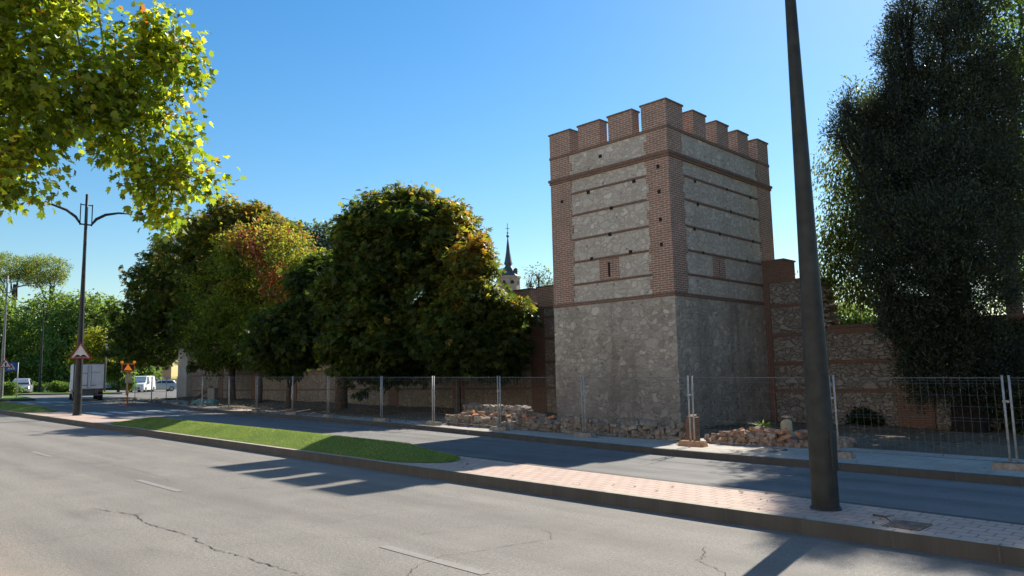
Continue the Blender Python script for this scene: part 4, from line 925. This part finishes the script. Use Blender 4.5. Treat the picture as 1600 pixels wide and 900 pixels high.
# ------------------------------------------------------------------ trees in front of the old wall
def tint_sun(bias,amp,ctr,axis):
    ctr=np.array(ctr); axis=np.array(axis,float)
    def f(C,d): return np.clip(bias+amp*((C-ctr)@axis)+rng.normal(0,.08,len(C)),0,.95)
    return f
def base_px(px,n):
    t=t_at(px,n); q=t*US+n*NS; return (q[0],q[1],.15)
b1=base_px(362,24.6)
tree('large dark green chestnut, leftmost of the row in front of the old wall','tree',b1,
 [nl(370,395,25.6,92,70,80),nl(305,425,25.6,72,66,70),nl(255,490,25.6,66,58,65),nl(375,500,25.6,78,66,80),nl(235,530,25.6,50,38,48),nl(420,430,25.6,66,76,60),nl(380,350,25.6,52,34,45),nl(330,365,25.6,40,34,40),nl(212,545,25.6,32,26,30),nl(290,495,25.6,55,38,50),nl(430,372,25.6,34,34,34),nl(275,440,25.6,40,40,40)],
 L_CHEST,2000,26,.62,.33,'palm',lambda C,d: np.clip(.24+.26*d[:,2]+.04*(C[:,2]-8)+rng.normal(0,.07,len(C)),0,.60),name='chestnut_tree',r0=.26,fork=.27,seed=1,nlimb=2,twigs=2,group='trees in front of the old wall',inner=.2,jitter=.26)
b2=base_px(405,23.2)
def t2(C,d):
    p=at(425,405,50.); u_=(C-p)@RV; w_=C[:,2]-p[2]
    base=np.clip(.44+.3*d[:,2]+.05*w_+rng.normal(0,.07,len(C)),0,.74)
    red=np.exp(-((u_+w_*.75)/.8)**2)*(w_<1.6)*(w_>-5)
    return np.where(rng.random(len(C))<red*.9,.93,base)
tree('yellow green tree with a dark red streak in the middle of the row','tree',b2,
 [nl(405,410,23.6,62,46,55),nl(455,415,23.6,50,40,48),nl(350,455,23.6,50,58,48),nl(400,490,23.6,80,60,58),nl(345,535,23.6,50,42,46),nl(470,470,23.6,52,52,48),nl(380,385,23.6,34,28,34),nl(430,388,23.6,34,26,34),nl(485,430,23.6,26,30,26)],
 L_PLUM,1700,30,.6,.2,'rhomb',t2,name='plum_tree',r0=.16,fork=.27,seed=2,group='trees in front of the old wall',inner=.2,jitter=.26,width=.32)
b3=base_px(452,20.5)
tree('dark low tree with forked trunk between the yellow green tree and the big chestnut','tree',b3,
 [px_lobe(470,520,39,62,50,50),px_lobe(520,500,39,55,60,50),px_lobe(440,545,39,50,38,42),px_lobe(500,440,40,40,45,40)],
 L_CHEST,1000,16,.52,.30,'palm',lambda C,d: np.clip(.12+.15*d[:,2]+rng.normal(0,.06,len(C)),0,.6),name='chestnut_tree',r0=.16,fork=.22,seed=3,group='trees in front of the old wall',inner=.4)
b4=base_px(532,21.8)
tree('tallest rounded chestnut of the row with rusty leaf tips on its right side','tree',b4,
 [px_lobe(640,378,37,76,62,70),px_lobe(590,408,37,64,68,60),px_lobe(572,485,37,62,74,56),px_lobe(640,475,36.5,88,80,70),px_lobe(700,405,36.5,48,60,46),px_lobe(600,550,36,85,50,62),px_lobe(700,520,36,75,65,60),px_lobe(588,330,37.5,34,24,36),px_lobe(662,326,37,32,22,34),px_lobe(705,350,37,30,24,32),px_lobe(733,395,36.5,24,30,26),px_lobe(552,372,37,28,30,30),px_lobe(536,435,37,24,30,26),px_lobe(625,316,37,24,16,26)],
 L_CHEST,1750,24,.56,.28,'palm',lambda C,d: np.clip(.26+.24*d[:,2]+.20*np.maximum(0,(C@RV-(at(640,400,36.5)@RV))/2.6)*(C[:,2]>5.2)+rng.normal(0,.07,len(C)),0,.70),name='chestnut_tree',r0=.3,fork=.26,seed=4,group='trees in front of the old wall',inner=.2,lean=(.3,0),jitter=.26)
b5=base_px(715,22.6)
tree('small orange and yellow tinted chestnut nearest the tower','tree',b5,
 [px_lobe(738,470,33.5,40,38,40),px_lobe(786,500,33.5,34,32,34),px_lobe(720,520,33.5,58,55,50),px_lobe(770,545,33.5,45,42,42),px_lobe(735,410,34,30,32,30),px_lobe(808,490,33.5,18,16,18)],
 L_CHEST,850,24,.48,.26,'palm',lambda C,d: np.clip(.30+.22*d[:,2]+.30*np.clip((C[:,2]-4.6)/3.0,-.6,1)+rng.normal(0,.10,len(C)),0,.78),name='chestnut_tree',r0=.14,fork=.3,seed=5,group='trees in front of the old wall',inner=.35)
# ------------------------------------------------------------------ trees behind the wall
tb=(at(500,560,62.)[0],62.)
tree('grey green tree top showing over the row behind the old wall','tree',tb,[px_lobe(470,378,62,34,24),px_lobe(505,372,62,26,20),px_lobe(490,395,62,44,22),px_lobe(525,390,62,22,20)],L_BLUE,300,22,.7,.26,name='poplar_tree',r0=.2,fork=.5,seed=6,inner=.3)
tb=(at(845,500,60.)[0],60.)
tree('thin half bare tree behind the wall just left of the tower','tree',tb,[px_lobe(840,428,60,18,13),px_lobe(855,440,60,16,12),px_lobe(828,438,60,9,9)],L_WISP,60,8,.5,.16,name='bare_tree',r0=.16,fork=.7,seed=7,twigs=26)
tb=(at(1330,560,45.)[0],45.)
tree('bright green bush top sunlit behind the low right wall','shrub',tb,[px_lobe(1322,495,45,30,18),px_lobe(1360,515,45,40,20),px_lobe(1300,512,45,20,20)],L_YEL if False else L_ACAC,330,26,.45,.17,name='shrub',r0=.1,fork=.3,seed=8)
# ------------------------------------------------------------------ right-hand trees
bc=base_px(1512,26.2)
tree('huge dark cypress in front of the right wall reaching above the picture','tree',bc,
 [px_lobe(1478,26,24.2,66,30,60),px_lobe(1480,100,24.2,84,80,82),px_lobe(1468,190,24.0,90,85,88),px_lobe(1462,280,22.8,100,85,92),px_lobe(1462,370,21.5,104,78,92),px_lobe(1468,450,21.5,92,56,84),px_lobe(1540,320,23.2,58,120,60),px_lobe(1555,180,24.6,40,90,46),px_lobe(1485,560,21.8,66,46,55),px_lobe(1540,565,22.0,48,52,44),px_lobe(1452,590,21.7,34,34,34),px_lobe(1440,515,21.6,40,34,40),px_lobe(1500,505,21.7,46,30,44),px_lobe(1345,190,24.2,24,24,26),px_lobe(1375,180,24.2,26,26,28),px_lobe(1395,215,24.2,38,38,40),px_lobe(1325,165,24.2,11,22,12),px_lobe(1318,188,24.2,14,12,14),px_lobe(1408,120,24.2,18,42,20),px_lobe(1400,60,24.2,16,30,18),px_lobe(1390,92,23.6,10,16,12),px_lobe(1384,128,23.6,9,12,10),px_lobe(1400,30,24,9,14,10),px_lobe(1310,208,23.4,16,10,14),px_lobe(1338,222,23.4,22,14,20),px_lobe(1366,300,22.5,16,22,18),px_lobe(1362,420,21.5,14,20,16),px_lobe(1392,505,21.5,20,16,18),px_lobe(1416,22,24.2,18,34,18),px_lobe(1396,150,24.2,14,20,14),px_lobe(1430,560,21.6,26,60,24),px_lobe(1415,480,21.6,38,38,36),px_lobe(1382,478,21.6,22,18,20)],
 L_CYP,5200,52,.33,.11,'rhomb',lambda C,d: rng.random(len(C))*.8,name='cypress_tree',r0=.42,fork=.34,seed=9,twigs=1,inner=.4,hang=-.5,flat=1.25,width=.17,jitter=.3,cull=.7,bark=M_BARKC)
bw=base_px(1400,30.0)
tree('wispy drooping light green tree left of the dark cypress','tree',bw,
 [px_lobe(1370,185,26.5,42,48,40),px_lobe(1345,260,26.5,50,50,46),px_lobe(1330,340,26.5,45,50,42),px_lobe(1306,400,26.5,32,44,34),px_lobe(1345,455,26.5,36,26,34),px_lobe(1360,380,26.5,45,60,42),px_lobe(1390,300,27,50,80,48)],
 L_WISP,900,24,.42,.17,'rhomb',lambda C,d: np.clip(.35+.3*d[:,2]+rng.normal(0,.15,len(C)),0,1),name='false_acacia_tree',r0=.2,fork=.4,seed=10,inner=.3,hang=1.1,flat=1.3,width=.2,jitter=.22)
br=base_px(1600,30.5)
tree('leafy green tree at the right edge behind the wall with a leaning trunk','tree',br,
 [px_lobe(1590,60,27,60,90,60),px_lobe(1640,180,27,80,100,70),px_lobe(1600,300,27,70,80,60),px_lobe(1650,400,27,80,70,70),px_lobe(1590,420,27,45,50,45),px_lobe(1690,80,27,80,110,70),px_lobe(1580,-80,27,70,80,60)],
 L_ACAC,1050,26,.55,.2,'rhomb',lambda C,d: np.clip(.3+.3*d[:,2]+rng.normal(0,.15,len(C)),0,1),name='broadleaf_tree',r0=.28,fork=.38,seed=11,inner=.3,hang=.5,width=.28)
# creeper over the right wall and shrubs at its foot
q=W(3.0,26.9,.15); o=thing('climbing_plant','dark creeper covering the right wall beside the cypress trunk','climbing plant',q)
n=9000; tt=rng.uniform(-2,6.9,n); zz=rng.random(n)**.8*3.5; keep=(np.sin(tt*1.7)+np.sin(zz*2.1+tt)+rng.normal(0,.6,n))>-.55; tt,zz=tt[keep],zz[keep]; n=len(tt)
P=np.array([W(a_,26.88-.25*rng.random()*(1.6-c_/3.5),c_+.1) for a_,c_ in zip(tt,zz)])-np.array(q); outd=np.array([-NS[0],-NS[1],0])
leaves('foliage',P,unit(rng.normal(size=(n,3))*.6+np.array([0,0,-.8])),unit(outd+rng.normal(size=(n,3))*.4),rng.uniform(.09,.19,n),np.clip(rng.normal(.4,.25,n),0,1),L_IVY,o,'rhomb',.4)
m=MB(); Rv=random.Random(4)
for k in range(9):
    t0=Rv.uniform(.2,6.2); pts=[]; 
    for j in range(6):
        w_=W(t0+Rv.uniform(-.25,.25)*j*.5,26.9,.05+j*.62); pts.append((w_[0]-q[0],w_[1]-q[1],w_[2]-q[2]))
    m.tube(pts,[.03,.027,.022,.018,.012,.006],5)
m.build('stems',M_BARK,o,True)
for k,(t,n_,s_,lab) in enumerate(((1.2,25.9,.75,'dark shrub at the wall foot near the right edge'),(4.6,26.3,.55,'small dark shrub beside the cypress trunk'),(9.6,26.4,.4,'low weed clump at the wall foot left of the brick pilaster'))):
    b_=W(t,n_,.15); tree(lab,'shrub',(b_[0],b_[1],.1),[(b_[0],b_[1],b_[2]+s_*.6,s_,s_*.8,s_*.7),(b_[0]+s_*.6,b_[1],b_[2]+s_*.4,s_*.6,s_*.6,s_*.5)],L_IVY,70,22,.25,.13,name='shrub',r0=.04,fork=.3,seed=20+k)

# ------------------------------------------------------------------ far left: trees, hedges, house
FT=[(20,535,120,70,78,L_ACAC,.25),(78,522,115,62,80,L_ACAC,.35),(125,525,112,50,78,L_ACAC,.5),(165,535,118,42,72,L_ACAC,.4),(-35,510,116,60,90,L_ACAC,.2),(205,560,110,36,46,L_ACAC,.1)]
FTL=['broad green tree far left behind the parked car','tall green tree right of the leftmost lamp post','bright green tree behind the lamp post with the sign','green tree behind the white truck near the chestnut','large green tree cut by the left picture edge','dark green tree behind the white van']
for k,(px,py,Y,rx,rz,mt,tb_) in enumerate(FT):
    p=at(px,612,Y)
    tree(FTL[k],'tree',(p[0],p[1],.0),[px_lobe(px,py,Y,rx*.8,rz*.72),px_lobe(px-rx*.5,py+30,Y,rx*.55,rz*.55),px_lobe(px+rx*.5,py+25,Y-1,rx*.55,rz*.6),px_lobe(px+rx*.1,py-rz*.45,Y,rx*.5,rz*.45),px_lobe(px-rx*.2,py+55,Y-2,rx*.7,rz*.42),px_lobe(px+rx*.35,py-rz*.2,Y-1,rx*.42,rz*.4)],
      mt,760,22,1.15,.5,'rhomb',(lambda tb_:lambda C,d: np.clip(tb_+.25*d[:,2]+rng.normal(0,.16,len(C)),0,1))(tb_),name='broadleaf_tree',r0=.35,fork=.3,seed=30+k,group='far trees beyond the junction',inner=.25,hang=.7,width=.3,jitter=.2)
for k,(px,py,Y,rx,lab) in enumerate(((72,428,150,30,'flat topped umbrella pine rising over the far green trees'),(14,425,150,34,'umbrella pine at the far left, half cut by the picture edge'))):
    p=at(px,612,Y); tree(lab,'tree',(p[0],p[1],0),[px_lobe(px,py-8,Y,rx,19),px_lobe(px-rx*.55,py+4,Y,rx*.55,14),px_lobe(px+rx*.5,py+2,Y,rx*.5,15)],L_PINE,420,24,.9,.36,name='umbrella_pine',r0=.45,fork=.85,seed=40+k,group='umbrella pines',inner=.2,hang=-.3,width=.2)
p=at(147,612,90.); tree('bright yellow green tree glowing above the truck','tree',(p[0],p[1],0),[px_lobe(148,540,90,22,26),px_lobe(138,560,90,20,22),px_lobe(160,555,90,14,24)],L_YEL,330,24,.8,.3,name='broadleaf_tree',r0=.18,fork=.4,seed=45,inner=.25)
p=at(185,610,92.); tree('light green young tree between the truck and the orange board','tree',(p[0],p[1],0),[px_lobe(178,565,92,16,26),px_lobe(190,575,92,14,22)],L_ACAC,240,24,.7,.28,name='broadleaf_tree',r0=.15,fork=.4,seed=46,inner=.25)
for k,(px,py,Y,rx,rz,lab) in enumerate(((95,604,82,18,6,'clipped low hedge left of the lamp post with the sign'),(55,606,88,13,7,'low hedge beside the silver people carrier'),(10,607,70,16,8,'rounded shrub at the left picture edge below the signs'),(200,598,80,6,8,'small bright shrub under the orange works board'))):
    p=at(px,612,Y); tree(lab,'shrub',(p[0],p[1],-.05),[px_lobe(px-rx*.5,py,Y,rx*.6,rz),px_lobe(px+rx*.5,py,Y,rx*.6,rz*.9),px_lobe(px,py+1,Y,rx*.6,rz)],L_ACAC,170,20,.35,.17,name='hedge',r0=.05,fork=.3,seed=50+k)
for poly,nm in (([(88,16),(104,16),(104,30),(88,28)],'traffic_island'),([(66,11.5),(80,12.5),(80,17.0),(68,15.5)],'traffic_island')):
    sheet(nm,poly,.15,M_TURF); strip('island_kerb',poly+[poly[0]],[((t-sum(q_[0] for q_ in poly)/4)*1.03+sum(q_[0] for q_ in poly)/4,(n_-sum(q_[1] for q_ in poly)/4)*1.05+sum(q_[1] for q_ in poly)/4) for t,n_ in poly+[poly[0]]],.154,M_KERB,thick=.3)
hp=at(225,606,130.); o=thing('house','small orange plastered house glimpsed under the chestnut crown','house',(hp[0],hp[1],gz(hp[0])),.5)
m=MB(); m.box(-4,4,-3,3,-.5,3.6); m.build('wall',M_HOUSE,o); m=MB(); m.frus(-4.4,4.4,-3.4,3.4,3.6,5.0,2.2,3.0); m.build('roof',M_RUBR,o)
for xx in (-2.2,1.0):
    m=MB(); m.box(xx,xx+1.1,-3.03,-2.9,1.1,2.5); m.build('window',M_GLASS,o)

# ------------------------------------------------------------------ overhanging plane tree at the top left
pb=(-9.6,8.2); bz=gz(pb[0])+.14
PLOBES=[]
def PL(px,py,Y,rx,rz): PLOBES.append(px_lobe(px,py,Y,rx,rz,.55*rx))
PL(40,80,9.6,110,110); PL(-80,150,9.6,120,130); PL(52,190,9.8,80,68); PL(30,265,9.6,48,48); PL(0,290,9.5,35,32); PL(215,120,10.4,80,72); PL(270,95,10.6,42,46); PL(215,215,10.4,76,62); PL(250,285,10.4,52,38); PL(255,325,10.4,28,30); PL(308,278,10.4,32,20); PL(250,55,10.5,40,30); PL(140,140,10,56,54); PL(-60,-40,9.6,150,120); PL(-220,60,9.2,150,160); PL(70,-80,9.8,100,60)
pt=thing('plane_tree','leafy yellow green plane tree branch hanging into the top left corner','tree',(pb[0],pb[1],bz))
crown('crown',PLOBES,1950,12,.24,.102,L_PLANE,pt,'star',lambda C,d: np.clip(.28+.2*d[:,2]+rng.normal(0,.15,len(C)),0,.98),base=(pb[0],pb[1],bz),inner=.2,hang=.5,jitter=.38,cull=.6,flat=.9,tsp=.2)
Rp=random.Random(12); off=Vector((pb[0],pb[1],bz)); m=MB()
m.tube([(0,0,-.3),(0,0,.2),(.1,0,2.5),(.15,.1,5.0),(.1,.2,7.5),(0,.3,9.5)],[.42,.33,.28,.25,.19,.1],14)
main=[Vector((.15,.1,5.0)),Vector(at(-150,120,9.1))-off,Vector(at(-10,110,9.7))-off,Vector(at(120,165,10.0))-off,Vector(at(215,205,10.4))-off,Vector(at(262,300,10.4))-off]
m.tube(main,[.13,.10,.07,.045,.026,.008],9)
up=[main[2],Vector(at(110,90,10.0))-off,Vector(at(215,90,10.5))-off,Vector(at(285,85,10.6))-off]; m.tube(up,[.045,.032,.02,.006],7)
dn=[main[1],Vector(at(-30,210,9.5))-off,Vector(at(35,265,9.6))-off]; m.tube(dn,[.05,.03,.008],7)
path=[]
for br in (main,up,dn):
    for a_,b_ in zip(br[:-1],br[1:]): path+=[a_.lerp(b_,k/6) for k in range(6)]
for l in PLOBES:
    for q in range(4):
        e_=Vector(l[:3])-off+Vector((Rp.gauss(0,.45)*l[3],Rp.gauss(0,.45)*l[4],Rp.gauss(0,.45)*l[5])); st=min(path,key=lambda v:(v-e_).length)
        mid=st.lerp(e_,.5)+Vector((Rp.uniform(-.1,.1),Rp.uniform(-.1,.1),Rp.uniform(.02,.14))); m.tube([st,mid,e_],[.016,.011,.004],5)
m.build('trunk',M_BARKP,pt,True)
